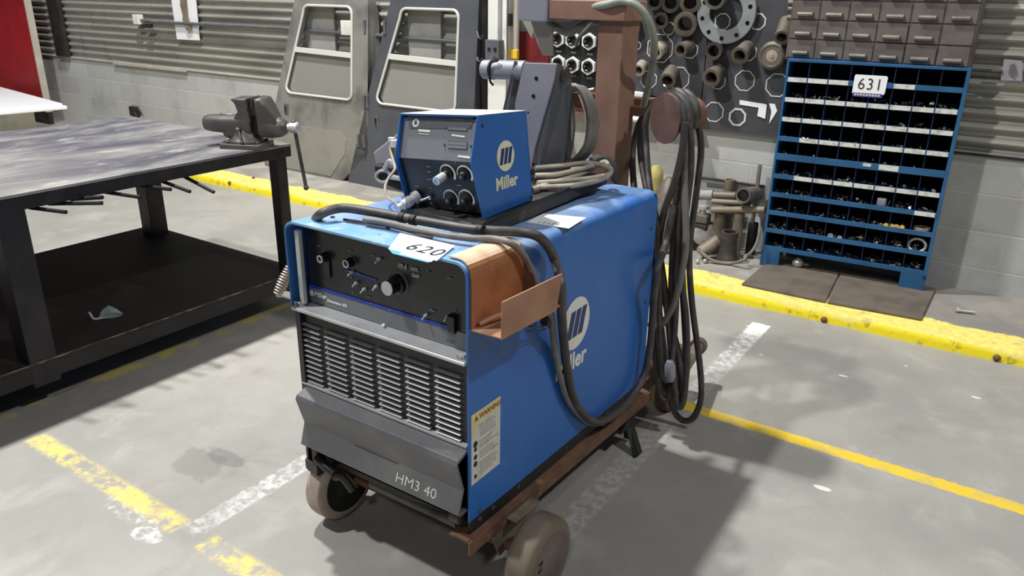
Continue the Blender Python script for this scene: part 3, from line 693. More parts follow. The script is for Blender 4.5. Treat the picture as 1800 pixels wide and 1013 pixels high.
# lower side sheets reach the front; the hood over the controls is a separate piece
MB().prism([(WX1-.004, 1.296, .285), (WX1-.004, 1.375, .285), (WX1-.004, 1.375, .80), (WX1-.004, 1.296, .80)], (.004, 0, 0)).build('side_sheet', 'welder_blue', weld)
MB().prism([(WX0, 1.322, .285), (WX0, 1.375, .285), (WX0, 1.375, .80), (WX0, 1.322, .80)], (.004, 0, 0)).build('side_sheet', 'welder_blue', weld)
po2 = hood_profile(WX0-.004, WX1+.003, .74, .982, .034); pi2 = hood_profile(WX0+.002, WX1-.003, .74, .976, .029)
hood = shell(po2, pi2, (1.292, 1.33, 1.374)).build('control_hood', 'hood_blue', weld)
hood['label'] = 'pale blue hood over the control panel with glare painted into its top'
MB().box(WX0+.004, WX1-.004, WB-.012, WB-.004, .25, .935).build('rear_panel', 'matt_black', weld)
MB().box(WX0+.006, WX1-.006, 1.32, WB-.01, .245, .262).build('base_plate', 'matt_black', weld)
for x0, x1 in ((WX0+.0, WX0+.008), (WX1-.008, WX1-.001)):
    bs = MB().prism([(x0, 1.30, .243), (x0, WB, .215), (x0, WB, .286+zs(WB)), (x0, 1.30, .286)], (x1-x0, 0, 0)).build('base_skirt', 'matt_black', weld, .001)
bt = MB()
for y in (1.34, 1.40, 1.52, 1.78, 2.05, 2.26): bt = MB().lathe((WX1-.002, y, .272+zs(y)), Xd, [(0, .007), (.005, .007), (.006, .004)], 6, False); bt.build('skirt_screw', 'dull_steel', weld)
sc = MB()
for y, z in ((1.34, .30), (2.29, .86), (2.29, .60), (2.29, .32)): sc.lathe((WX1, y, z+zs(y)), Xd, [(0, .006), (.004, .005)], 10)
for x, y in ((-1.52, 1.40), (-1.33, 1.41), (-1.12, 1.40), (-1.30, 1.345)): sc.lathe((x, y, .977+zs(y)), Zd, [(0, .007), (.005, .005)], 10)
sc.build('screws', 'dull_steel', weld)
# front frame
MB().box(WX0-.001, WX0+.018, 1.300, 1.322, .24, .735).build('front_frame', 'panel_black', weld, .002)
MB().box(WX1-.018, WX1-.004, 1.312, 1.35, .24, .96).build('front_frame', 'panel_black', weld, .002)
MB().box(WX0+.018, WX0+.034, 1.305, 1.320, .745, .955).build('panel_trim', 'silver', weld, .003)
# control panel, leaning very slightly
CPY = 1.345
MB().box(WX0+.02, WX1-.012, CPY, CPY+.01, .732, .965).build('control_panel', 'panel_black', weld)
MB().prism([PY(x, y, CPY-.0015) for x, y in ((543, 502), (786, 577), (820, 588), (820, 618), (541, 528))], (0, .0012, 0)).build('panel_lower_decal', 'decal_grey', weld)
def CP(px, py): return PY(px, py, CPY-.002)
def pl(m, pts, t=.0012): return m.prism([PY(x, y, CPY-.0028) for x, y in pts], (0, t, 0))
m = MB(); pl(m, [(543, 499), (786, 573), (786, 579), (543, 504)]); pl(m, [(607, 473), (662, 491), (662, 495), (607, 477)])
m.build('panel_stripes', 'decal_blue', weld)
m = MB()
text(m, 'Miller', .020, PY(553, 520, CPY-.003), Xd, Zd, bold=.0006, shear=.2)
text(m, 'Dimension 652', .0125, PY(575, 530, CPY-.003), Xd, Zd, bold=.0005)
m.lathe(PY(548, 515, CPY-.003), (0, -1, 0), [(0, .0085), (.0006, .0085)], 20)
m.build('panel_lettering', 'logo_white', weld)
m = MB()
for px, py, w in ((651, 533, 9), (685, 545, 9), (775, 576, 12), (630, 481, 10), (560, 432, 10), (615, 441, 10), (655, 449, 7), (617, 488, 6), (760, 546, 14), (790, 489, 10), (753, 478, 8), (800, 547, 6), (778, 579, 10), (790, 600, 22), (620, 514, 6), (647, 522, 8)):
    p = PY(px, py, CPY-.003); u = w/1363*1.75; m.box(p.x-u/2, p.x+u/2, p.y-.0004, p.y, p.z-.0016, p.z+.0016)
m.build('panel_marks', 'grey_ink', weld)
m = MB()
text(m, '19.4', .017, PY(699, 470, CPY-.003), Xd, Zd, bold=.0005, shear=.1)
text(m, 'NTS', .013, PY(722, 475, CPY-.003), Xd, Zd, bold=.0003)
text(m, 'GAP', .013, PY(724, 486, CPY-.003), Xd, Zd, bold=.0003)
m.build('handwriting', 'chalk', weld)
def dial(c, r, a0=-220, a1=40, w=.003, n=26, m=None):
    m = m or MB()
    for i in range(n):
        t0 = math.radians(a0+(a1-a0)*i/n); t1 = math.radians(a0+(a1-a0)*(i+.55)/n)
        m.prism([c+Vector((r*math.cos(t), 0, -r*math.sin(t))) for t in (t0, t1)]+[c+Vector(((r+w)*math.cos(t), 0, -(r+w)*math.sin(t))) for t in (t1, t0)], (0, .0006, 0))
    return m
k = PY(698, 500, CPY-.002)
dm = dial(k, .031, w=.006); dial(PY(617, 461, CPY-.002), .016, -200, 20, .002, 14, dm)
dm.build('dial_scale', 'grey_ink', weld)
kb = MB().lathe(k, (0, -1, 0), [(0, .025), (.006, .025), (.008, .020), (.036, .018)], 28).build('voltage_knob', 'gloss_black', weld)
MB().lathe(k-Vector((0, .036, 0)), (0, -1, 0), [(0, .0185), (.002, .0185), (.003, .016), (.0022, .013)], 28).build('knob_cap', 'silver', kb)
k = PY(617, 461, CPY-.002)
kb = MB().lathe(k, (0, -1, 0), [(0, .013), (.018, .011)], 20).build('selector_knob', 'gloss_black', weld)
MB().pipe(k-Vector((0, .018, 0)), k-Vector((0, .020, 0)), .0105, .008, 20).build('knob_cap', 'silver', kb)
k = PY(573, 452, CPY-.002)
kb = MB().lathe(k, (0, -1, 0), [(0, .014), (.02, .012)], 20).box(k.x-.009, k.x+.014, CPY-.006, CPY, k.z-.055, k.z+.01).build('power_switch', 'gloss_black', weld, .001)
MB().pipe(k-Vector((0, .021, 0)), k-Vector((0, .023, 0)), .0105, .007, 20).build('knob_cap', 'silver', kb)
for px, py in ((668, 455), (628, 497), (642, 508), (620, 478), (789, 556), (663, 503), (750, 554)):
    k = PY(px, py, CPY-.002); MB().cyl(k, k-Vector((0, .008, .0)), .0045, n=10).cyl(k-Vector((0, .006, 0)), k-Vector((0, .018, .006)), .0024, n=8).build('toggle', 'silver', weld)
k = PY(797, 567, CPY-.002); MB().box(k.x-.012, k.x+.012, k.y-.012, k.y, k.z-.025, k.z+.02).build('receptacle', 'gloss_black', weld, .003)
# silver ledge under the controls
MB().prism([(WX0+.002, 1.345, .737), (WX0+.002, 1.290, .7395), (WX0+.002, 1.286, .738), (WX0+.002, 1.286, .730), (WX0+.002, 1.345, .730)], (WX1-WX0-.006, 0, 0)).build('ledge', 'silver', weld, .002)
for x in (WX1-.022, WX0+.02): MB().cyl((x, 1.31, .738), (x, 1.31, .750), .008, n=10).tube([(x-.014, 1.30, .738), (x-.012, 1.296, .752), (x+.008, 1.296, .752), (x+.01, 1.30, .738)], .0025, 6).build('ledge_fastener', 'silver', weld)
MB().cyl((WX0+.30, 1.335, .737), (WX0+.30, 1.330, .746), .005, n=8).build('ledge_screw', 'silver', weld)
# louvred grille
MB().box(WX0+.006, WX1-.008, 1.314, 1.322, .50, .735).build('grille_panel', 'louvre_black', weld)
MB().box(WX0+.004, WX1-.010, 1.298, 1.316, .500, .5045).build('grille_lip', 'silver', weld)
gx0 = -1.572; pitch = (-1.019+1.598+.0)/6*1.0
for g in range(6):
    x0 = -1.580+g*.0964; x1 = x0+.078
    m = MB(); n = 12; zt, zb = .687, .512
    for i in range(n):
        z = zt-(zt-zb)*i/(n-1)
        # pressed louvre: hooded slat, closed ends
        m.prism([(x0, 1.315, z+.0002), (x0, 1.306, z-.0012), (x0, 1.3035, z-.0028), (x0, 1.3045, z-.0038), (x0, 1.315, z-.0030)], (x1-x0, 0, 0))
    m.build('louvre_bank', 'louvre_slat_lit', weld)
# bumper plate
bp = [(1.312, .500), (1.262, .484), (1.254, .476), (1.262, .466), (1.283, .398), (1.262, .388), (1.258, .330), (1.262, .320), (1.300, .322), (1.30, .33), (1.270, .330), (1.270, .384), (1.291, .398), (1.270, .468), (1.312, .490)]
bp = [(1.312, .500), (1.262, .484), (1.256, .472), (1.280, .388), (1.260, .325), (1.270, .316), (1.300, .318)]
inner = [(y+.005, z) for y, z in bp]
pts = bp+[(1.300, .324), (1.272, .324), (1.268, .330), (1.287, .388), (1.262, .474), (1.312, .492)]
m = MB(); x0, x1 = -1.566, -.994
m.prism([(x0, y, z) for y, z in pts], (x1-x0, 0, 0)); m.build('front_bumper', 'bumper_grey', weld, .0015)
m = MB(); vs, fs = text_mesh('HM3 40', .038, (0, 0, 0), Xd, Yd, depth=.0006, bold=-.0002, sx=1.12)
vd = Vector((0, .020, .063)).normalized(); nd_ = Vector((0, -.063, .020)).normalized(); o_ = Vector((-1.208, 1.260, .325))+vd*.016; ud = Vector((1, 0, 0))
m.add([o_+ud*v.x+vd*v.y+nd_*(v.z+.0008) for v in vs], fs); m.build('chalk_number', 'chalk', weld)
MB().box(x0+.20, x0+.36, 1.2780, 1.2825, .385, .3865).build('bumper_seam', 'dark_steel', weld)
# side artwork
def SP(px, py, e=.0): return PX(px, py, WX1+.001+e)
c = SP(1012, 568)
cy_, cz_ = 1.808, .658
lg = MB(); R1 = .080
lg.add([Vector((WX1+.0012, cy_+R1*math.cos(2*PI*i/40), cz_+R1*math.sin(2*PI*i/40))) for i in range(40)], [tuple(range(40))])
text(lg, 'Miller', .075, (WX1+.0006, 1.702, .515), Yd, Zd, bold=.0022, sx=1.02)
lg.build('maker_logo', 'logo_white', weld, fix=False)
st = MB()
for i in range(3):
    y0 = cy_-.053+i*.032
    st.add([Vector((WX1+.0022, y, z)) for y, z in ((y0, cz_-.040), (y0+.026, cz_-.040), (y0+.050, cz_+.042), (y0+.024, cz_+.042))], [(0, 1, 2, 3)])
st.build('logo_bars', 'dark_blue', weld, fix=False)
# warning label
A, B, C_, D = SP(828, 731), SP(878, 699), SP(878, 815), SP(828, 852)
y0, y1, z0, z1 = 1.305, 1.428, .392, .592
wl = MB().box(WX1+.0005, WX1+.0015, y0, y1, z0, z1).build('warning_label', 'label_grey', weld)
MB().box(WX1+.0015, WX1+.002, y0, y1, z1-.030, z1).box(WX1+.0015, WX1+.002, y0, y0+.02, z1-.062, z1-.03).build('warning_strip', 'warn_yellow', wl)
m = MB(); text(m, 'WARNING', .019, (WX1+.002, y0+.032, z1-.022), Yd, Zd, bold=.0003)
m.prism([(WX1+.002, y0+.012, z1-.022), (WX1+.002, y0+.028, z1-.022), (WX1+.002, y0+.02, z1-.008)], (.0004, 0, 0))
m.build('warning_text', 'rust_brown', wl)
m = MB(); random.seed(3)
for i in range(19):
    z = z1-.042-i*.0078
    if i in (5, 9, 13): continue
    a = y0+.034; m.box(WX1+.0015, WX1+.0019, a, a+random.uniform(.05, .082), z, z+.0018)
m.build('fine_print', 'grey_ink', wl)
m = MB()
for z, s in ((.505, .009), (.490, .006), (.468, .007), (.448, .008), (.412, .006)):
    m.lathe((WX1+.0015, y0+.016, z), Xd, [(0, s), (.0006, s)], 8, False, ang=z*50)
m.build('pictograms', 'ink', wl)
# lot tag 620 and the second tag
T0 = [(683, 440), (703, 405), (803, 427), (766, 455)]
q = [PZ(x, y, .9845) for x, y in ((683, 438), (703, 410), (800, 432), (768, 459))]
lt = MB().prism(q, (0, 0, .0008)).build('lot_tag', 'white_paper', weld)
ux = (q[3]-q[0]).normalized(); uy = Vector((0, 0, 1)).cross(ux).normalized()
m = MB(); text(m, '620', .070, q[0]+ux*.024+uy*.022+Zd*.001, ux, uy, depth=.0005, sx=.88, spacing=1.15, bold=.0002); m.build('tag_number', 'ink', lt)
m = MB().prism([PZ(x, y, .984) for x, y in ((682, 437), (697, 427), (704, 445), (760, 459), (752, 462), (690, 446))], (0, 0, .0004)); m.build('tape', 'tape_blue', weld)
m = MB().prism([PZ(x, y, .985) for x, y in ((702, 447), (706, 443), (762, 458), (757, 461))], (0, 0, .0004)); m.build('tag_footer', 'white_paper', lt)
zt_ = .978+zs(1.75)+.0012
q = [PZ(x, y, zt_) for x, y in ((926, 391), (955, 376), (1030, 383), (1000, 402))]
lt = MB().prism(q, (0, 0, .0008)).build('paper_tag', 'white_paper', weld)
ux = (q[3]-q[0]).normalized(); uy = Vector((0, 0, 1)).cross(ux).normalized()
m = MB()
for i in range(5): m.bar(q[0]+ux*(.030+.013*i)+uy*.008+Zd*.0012, q[0]+ux*(.034+.013*i)+uy*(.026 if i % 2 else .02)+Zd*.0012, .002, .0005)
m.build('tag_scribble', 'ink', lt)
# brown holder hooked over the right shoulder of the machine
XA = WX1+.003
prof = [(-1.09, .9855), (-1.012, .9855), (XA-.012, .978), (XA+.002, .955), (XA+.002, .822), (XA+.100, .832), (XA+.104, .925)]
th = .004
def offs(p, d): return p
poc = empty('cable_pocket', (XA+.05, 1.4, .82), 'brown bent sheet metal holder hooked over the right front shoulder of the blue machine', 'holder')
m = MB()
cx_, cz0, r1, r2 = XA-.034, .950, .0350, .0385
arc_o = [(cx_+r2*math.cos(t), cz0+r2*math.sin(t)) for t in [PI/2-PI/2*i/6 for i in range(7)]]; arc_i = [(cx_+r1*math.cos(t), cz0+r1*math.sin(t)) for t in [PI/2*i/6 for i in range(7)]]
m.prism([(-1.045, 1.302, cz0+r2)]+[(x, 1.302, z) for x, z in arc_o[:4]]+[(x, 1.302, z) for x, z in arc_i[3:]]+[(-1.045, 1.302, cz0+r1)], (0, .215, -.006))
m.build('hooked_top', 'pocket_top', poc)
m = MB(); m.prism([(x, 1.301, z) for x, z in arc_o[3:]]+[(XA+.0045, 1.301, .820), (XA+.001, 1.301, .820)]+[(x, 1.301, z) for x, z in arc_i[:4]], (0, .219, -.006))
m.build('hooked_plate', 'pocket_brown', poc)
b0 = [(XA+.001, 1.298, .820), (XA+.100, 1.287, .828), (XA+.100, 1.535, .826), (XA+.001, 1.52, .812)]
MB().prism(b0, (0, 0, .004)).build('floor_plate', 'plate_tan', poc, .0006)
MB().prism([PX(880, 597, XA+.1), PX(881, 531, XA+.1), PX(986, 481, XA+.1), PX(976, 546, XA+.1)], (.004, 0, 0)).build('outer_plate', 'plate_tan', poc, .0006)
MB().prism([(XA+.002, 1.516, .945), (XA+.012, 1.516, .945), (XA+.06, 1.516, .83), (XA+.002, 1.516, .818)], (0, .004, 0)).build('end_plate', 'rust_brown', poc)
MB().tube(catmull([(XA+.012, 1.32, .832), (XA+.03, 1.36, .842), (XA+.045, 1.42, .84), (XA+.06, 1.49, .846)], 5), .006, 8).build('bent_rod', 'plate_tan', poc)
# wires and clip hanging under the holder
p = PX(955, 560, XA+.03)
cw = empty('cable_clip', (XA+.03, p.y, p.z), 'small dark spring clip and wires dangling under the brown holder', 'clip')
MB().tube(catmull([PX(958, 540, XA+.03), PX(960, 560, XA+.03), PX(968, 575, XA+.03)], 4), .006, 8).box(XA+.02, XA+.045, p.y+.0, p.y+.03, p.z-.02, p.z+.01).build('clip', 'dark_steel', cw, .002)
MB().tube(catmull([PX(960, 572, XA+.025), PX(945, 576, XA+.03), PX(930, 574, XA+.03)], 4), .0025, 6).tube(catmull([PX(960, 578, XA+.025), PX(940, 584, XA+.03), PX(928, 582, XA+.03)], 4), .002, 6).build('wire', 'cable_black', cw)
# coil spring hanging at the left of the hood
a, b = PX(509, 470, -1.60), PX(487, 520, -1.60)
n = 120; ax = (b-a); L_ = ax.length; d = ax.normalized(); r_, u_ = MB().frame(a, d)
path = [a+d*(L_*i/n)+(r_*math.cos(i*2*PI/11)+u_*math.sin(i*2*PI/11))*(.010+.004*math.sin(PI*i/n)) for i in range(n+1)]
tag(MB().tube(path, .0024, 6).build('coil_spring', 'spring_mix'), 'pale coil spring hanging beside the left front edge of the blue machine', 'spring')

# ------------------------------------------------------------------ cart under the machine
cart = empty('welder_cart', (-1.28, 1.85, 0), 'rusty brown angle iron cart with thick wheels and a rear post carrying the blue machine', 'cart')
ck = -.045
def angle_rail(x, s, y0=1.275, name='side_rail'):
    m = MB(); y1 = 2.36
    z0, z1 = .243, .243+ck*(y1-y0)
    m.prism([(x, y0, z0), (x, y1, z1), (x, y1, z1-.040), (x, y0, z0-.040)], (s*.006, 0, 0))
    m.prism([(x, y0, z0), (x, y1, z1), (x, y1, z1+.004), (x, y0, z0+.004)], (-s*.045, 0, 0))
    return m.build(name, 'rust_brown', cart, .001)
angle_rail(WX1+.012, 1); angle_rail(WX0+.004, -1, 1.38)
MB().box(WX0, WX1, 2.32, 2.326, .14, .20).box(WX0, WX1, 2.32, 2.36, .194, .20).build('cross_rail', 'rust_brown', cart)
MB().box(WX1-.05, WX1+.012, 1.276, 1.32, .238, .243).build('cross_rail', 'rust_brown', cart)
MB().box(WX0-.01, WX0+.04, 1.30, 1.345, .20, .30).prism([(WX0-.012, 1.295, .245), (WX0+.05, 1.285, .245), (WX0+.05, 1.34, .245), (WX0-.012, 1.34, .245)], (0, 0, -.035)).build('front_bracket', 'dark_steel', cart, .003)
MB().tube([(WX0+.04, 1.30, .262), (WX0+.09, 1.285, .262), (WX0+.12, 1.29, .25)], .014, 10).tube(catmull([(WX0+.08, 1.31, .25), (WX0+.10, 1.31, .22), (WX0+.13, 1.31, .23), (WX0+.16, 1.32, .19)], 5), .014, 8).build('hitch_hook', 'dark_steel', cart)
AY, AZ = 1.455, .122
MB().cyl((-1.54, AY-.02, AZ), (-.90, AY, AZ), .016, n=14).build('front_axle', 'rust_brown', cart)
MB().cyl(PY(655, 850, 1.34), PY(806, 920, 1.32), .015, n=14).cyl(PY(795, 905, 1.30), PY(812, 912, 1.30), .018, n=10).build('tow_bar', 'dull_steel', cart)
# wheel bracket beside the right front wheel
MB().prism([(WX1+.004, 1.38, .20), (WX1+.004, 1.62, .19), (WX1+.004, 1.60, .125), (WX1+.004, 1.42, .10)], (.006, 0, 0)).prism([(WX1+.018, 1.56, .215), (WX1+.050, 1.56, .215), (WX1+.050, 1.44, .217), (WX1+.018, 1.44, .219)], (0, 0, -.004)).build('wheel_bracket', 'tan_steel', cart, .001)
MB().prism([(WX0-.004, 1.38, .20), (WX0-.004, 1.62, .19), (WX0-.004, 1.60, .10), (WX0-.004, 1.42, .10)], (.006, 0, 0)).build('wheel_bracket', 'dark_steel', cart, .001)
def wheel(x0, x1, y, z, r, mt, face, s):
    w = x1-x0
    prof = [(0, r*.78), (w*.04, r*.92), (w*.14, r*.985), (w*.35, r), (w*.65, r), (w*.86, r*.985), (w*.96, r*.92), (w, r*.78)]
    t = MB().lathe((x0, y, z), Xd, prof, 40).build('wheel', mt, cart)
    xf, d = (x1, Xd) if s > 0 else (x0, -Xd)
    MB().lathe((xf, y, z), d, [(0, r*.76), (.0015, r*.74), (.0, r*.66), (.002, r*.34), (.005, r*.30), (.006, r*.1)], 36).build('wheel_hub', face, t)
    return t
w = wheel(-.915, -.838, AY, .122, .122, 'wheel_tan', 'wheel_face', 1)
mk = MB(); ph = Vector((-.8375, AY-.06, .155))
for a, b in (((0, 0), (.02, .0)), ((.02, 0), (.0, -.026)), ((0, -.026), (.02, -.026))): mk.bar(ph+Vector((.001, a[0], a[1])), ph+Vector((.001, b[0], b[1])), .001, .005)
mk.build('wheel_mark', 'ink', w)
wheel(-1.605, -1.535, AY-.05, .122, .122, 'wheel_lit', 'matt_black', 1)  # lit tread and shaded black hub are put into the colours
# rear legs and castors
for x in (WX1-.02, WX0+.02):
    f = PZ(1100, 775, 0); yb = 2.29
    MB().box(x-.012, x+.012, yb-.02, yb+.02, .03, .19).prism([(x-.012, yb-.09, .085), (x-.012, yb, .085), (x-.012, yb, .14), (x-.012, yb-.02, .14)], (.024, 0, 0)).prism([(x, yb-.03, .085), (x+.012, yb-.01, .085), (x+.075, yb-.06, .012), (x+.06, yb-.08, 0), (x+.05, yb-.07, .0)], (0, .02, .0)).build('rear_leg', 'matt_black', cart, .002)
# rear platform with axle and wheels
MB().box(WX0+.05, WX1-.02, 2.34, 2.78, .155, .163).build('rear_platform', 'rust_brown', cart, .002)
for x in (-1.03, -1.50): MB().bar((x, 2.34, .18), (x, 2.80, .18), .04, .05).build('rear_rail', 'rust_brown', cart, .002)
MB().cyl((-1.54, 2.62, .10), (-.99, 2.62, .10), .014, n=12).build('rear_axle', 'dark_steel', cart)
wheel(-1.02, -.965, 2.62, .10, .10, 'drum_brown', 'wheel_face', 1)
wheel(-1.59, -1.535, 2.62, .10, .10, 'wheel_tan', 'rubber', -1)
a, b = PY(1192, 662, 2.52), PY(1226, 611, 2.86)
MB().bar(PY(1160, 640, 2.50), a+Vector((.01, 0, .02)), .05, .04).build('step_bar', 'matt_black', cart, .003)
MB().cyl(a, b, .024, n=18).lathe(b, b-a, [(0, .034), (.03, .036), (.05, .03), (.055, .01)], 18).build('tow_handle', 'tan_steel', cart)
# post and boom
px0, px1, py0, py1 = -1.306, -1.212, 2.45, 2.575
MB().box(px0, px1, py0, py1, .163, 1.465).build('post', 'post_primer', cart, .004)
MB().box(-1.50, -1.195, 2.425, 2.59, 1.462, 1.525).build('boom', 'post_primer', cart, .003)
MB().box(-1.61, -1.49, 2.415, 2.60, 1.452, 1.56).build('boom_cap', 'lilac_metal', cart, .004)
pf = lambda x, y, d=2.50: PY(x, y, d)
MB().prism([pf(932, 36), pf(970, 36), pf(971, 98), pf(953, 97), pf(944, 75), pf(938, 55)], (0, .012, 0)).prism([pf(916, 34), pf(936, 36), pf(938, 58), pf(934, 68)], (0, .05, 0)).build('boom_gusset', 'beige_metal', cart, .002)
# drum that carries the coiled cables
dc = PY(1168, 209, 2.45); dn = Vector((-math.sin(math.radians(20)), -math.cos(math.radians(20)), -.05)).normalized()
R_d = .084
MB().lathe(dc, -dn, [(0, R_d), (.008, R_d)], 40, sx=.80).build('drum_plate', 'drum_brown', cart)
MB().lathe(dc-dn*.008, -dn, [(0, .055), (.14, .055)], 28).build('drum', 'rust_brown', cart)
MB().bar(dc-dn*.10+Vector((0, 0, .0)), Vector((px1-.02, 2.56, dc.z)), .03, .03).build('drum_arm', 'rust_brown', cart)
p = dc+Vector((0, .0, R_d)); MB().tube([p, p+Vector((-.006, 0, .02)), p+Vector((-.014, 0, .026))], .003, 6).build('drum_clip', 'chrome', cart)
# ------------------------------------------------------------------ tray on the machine top
def topz(y): return .978+zs(y)
tray = empty('feeder_tray', (-1.24, 1.85, .975), 'long dusty black tray on top of the blue machine carrying the control box and cables', 'tray')
TZt = .998
TA = [PZ(x, y, TZt) for x, y in ((722, 361), (850, 400), (1068, 308), (968, 288))]
TA = [Vector((-1.40, 1.535, TZt)), TA[1], TA[2], Vector((-1.40, 2.25, TZt))]
m = MB().prism([v-Zd*.030 for v in TA], (0, 0, .030)); m.build('tray_plate', 'tray_black', tray, .003)
m = MB().bar(TA[1]+Vector((-.006, .0, .004)), TA[2]+Vector((-.006, 0, .004)), .008, .014).bar(TA[0]+Vector((.005, .0, .004)), TA[3]+Vector((.005, 0, .004)), .008, .014).build('tray_rim', 'matt_black', tray, .002)
# ------------------------------------------------------------------ wire feeder control box
bw, bd, bh = .256, .232, .262
BO = Vector((-1.135, 1.562, 1.000))
Rb = Matrix.Translation(BO) @ Matrix.Rotation(-.075, 4, 'Y')
def bp_(x, y, z): return Rb @ Vector((x, y, z))     # x -bw..0, y 0..bd (front 0), z 0..bh
box_ = empty('feeder_control_box', BO+Vector((-bw/2, bd/2, 0)), 'small blue control box with grey and black dial panel on top of the machine', 'control box')
side = [(0, 0), (bd, .0), (bd-.0, bh-.004), (.0, bh), (-.035, .155), (-.032, .145)]
side = [(-.004, .0), (bd, .004), (bd-.015, bh-.012), (.0, bh), (-.040, .150)]
m = MB()
m.prism([bp_(-.003, y, z) for y, z in side], Rb.to_3x3() @ Vector((.003, 0, 0)))
m.prism([bp_(-bw, y, z) for y, z in side], Rb.to_3x3() @ Vector((.003, 0, 0)))
m.prism([bp_(-bw, 0, bh), bp_(-bw, bd-.015, bh-.012), bp_(-bw, bd-.015, bh-.016), bp_(-bw, 0, bh-.004)], Rb.to_3x3() @ Vector((bw, 0, 0)))
m.prism([bp_(-bw, bd, .0), bp_(-bw, bd-.015, bh-.014), bp_(-bw, bd-.019, bh-.014), bp_(-bw, bd-.004, .0)], Rb.to_3x3() @ Vector((bw, 0, 0)))
m.build('case', 'box_blue', box_, .001)
def tl(x, y, z): return bp_(x, y, z)
MB().prism([bp_(-bw, 0, bh+.0005), bp_(0, 0, bh+.0005), bp_(0, bd-.015, bh-.0115), bp_(-bw, bd-.015, bh-.0115)], (0, 0, .0006)).build('pale_top', 'white_paint', box_)  # box top given a paler colour than its blue sides
box_.children[-1]['label'] = 'pale top of the blue box'
# recessed panels
ins = .010
U1, U0 = Vector((0, .010, bh-.010)), Vector((0, -.024, .150)); L1, L0 = U0, Vector((0, .008, .012))
up_ = MB().prism([bp_(-bw+.003, U0.y, U0.z), bp_(-.003, U0.y, U0.z), bp_(-.003, U1.y, U1.z), bp_(-bw+.003, U1.y, U1.z)], (0, .004, 0)).build('meter_panel', 'decal_grey', box_)
lo_ = MB().prism([bp_(-bw+.003, L0.y, L0.z), bp_(-.003, L0.y, L0.z), bp_(-.003, L1.y, L1.z), bp_(-bw+.003, L1.y, L1.z)], (0, .004, 0)).build('dial_panel', 'panel_black', box_)
def plane_pt(px, py, lower):
    A = bp_(0, L0.y, L0.z) if lower else bp_(0, U0.y, U0.z); Bv = bp_(-bw, A.y*0+(L0.y if lower else U0.y), L0.z if lower else U0.z); Cc = bp_(0, U0.y, U0.z) if lower else bp_(0, U1.y, U1.z)
    n = (Bv-A).cross(Cc-A).normalized(); n = n if n.y < 0 else -n; d = ray(px, py); t = (A+n*.0012-CAM).dot(n)/d.dot(n)
    return CAM+d*t, n, (A-Bv).normalized(), n.cross((A-Bv)).normalized()*(1)
def patch(m, pts, lower, th=.0004):
    q = [plane_pt(x, y, lower) for x, y in pts]; m.prism([a[0] for a in q], q[0][1]*th); return m
m = MB(); patch(m, [(716, 203), (832, 206), (829, 226), (720, 226)], False); m.build('dark_band', 'panel_grey', up_)
m = MB()
p, n_, ux, uz = plane_pt(735, 234, False); uz = uz if uz.z > 0 else -uz
m.lathe(plane_pt(731, 216, False)[0], n_, [(0, .011), (.0006, .011)], 18)
patch(m, [(736, 227), (757, 229), (756, 233), (735, 231)], False); patch(m, [(736, 234), (755, 236), (755, 237), (736, 235.5)], False)
patch(m, [(794, 236), (817, 239), (817, 242), (794, 239)], False); patch(m, [(805, 273), (826, 275), (826, 279), (805, 276)], False); patch(m, [(740, 214), (753, 216), (753, 217.5), (740, 216)], False); patch(m, [(800, 210), (817, 211), (817, 212), (800, 211)], False)
m.build('lettering', 'logo_white', up_)
m = MB(); m.lathe(plane_pt(731, 216, False)[0]+n_*.0006, n_, [(0, .006), (.0006, .006)], 14)
for a, b, c_, d_ in ((788, 222, 822, 229), (788, 247, 822, 261)):
    patch(m, [(a, b), (c_, b+2), (c_-1, d_+2), (a-1, d_)], False, .0008)
for x, y in ((783, 224), (781, 254), (827, 256), (826, 222)): m.lathe(plane_pt(x, y, False)[0], n_, [(0, .004), (.002, .003)], 10)
m.build('meter_window', 'panel_grey', up_)
m = MB()
for a, b, c_, d_ in ((789, 223.5, 821, 228), (789, 249, 821, 254), (789, 255.5, 821, 260)):
    patch(m, [(a, b), (c_, b+2), (c_-1, d_+2), (a-1, d_)], False, .0012)
m.build('meter_glass', 'decal_grey', up_)
# dials
dials = [(787, 305, 1), (817, 307, 0), (793, 349, 0), (820, 349, 0)]
for i, (x, y, big) in enumerate(dials):
    c, n2, ux, uz = plane_pt(x, y, True); uz = uz if uz.z > 0 else -uz
    r, w = .0235, .0065; mm = MB(); N = 22; vs = []; fs = []
    for k in range(N+1):
        t = math.radians(215-255*k/N); ww = w*(.25+.75*k/N)
        for rad, h in ((r-ww/2, 0), (r+ww/2, 0), (r+ww/2, .0006), (r-ww/2, .0006)): vs.append(c+ux*math.cos(t)*rad+uz*math.sin(t)*rad+n2*h)
        if k:
            for j in range(4): fs.append(((k-1)*4+j, (k-1)*4+(j+1) % 4, k*4+(j+1) % 4, k*4+j))
    mm.add(vs, fs); mm.build('dial_arc', 'logo_white', lo_)
    kb = MB().lathe(c, n2, [(0, .016), (.004, .016), (.006, .011), (.018, .010)], 20).build('dial_knob', 'matt_black', lo_)
    if big:
        MB().lathe(c+n2*.018, n2, [(0, .0115), (.030, .0115)], 20).build('knob_sleeve', 'silver', kb)
        MB().pipe(c+n2*.0485, c+n2*.050, .0115, .006, 20).build('knob_ring', 'chrome', kb)
    else: MB().lathe(c+n2*.018, n2, [(0, .005), (.002, .004)], 12).build('knob_cap', 'panel_grey', kb)
m = MB()
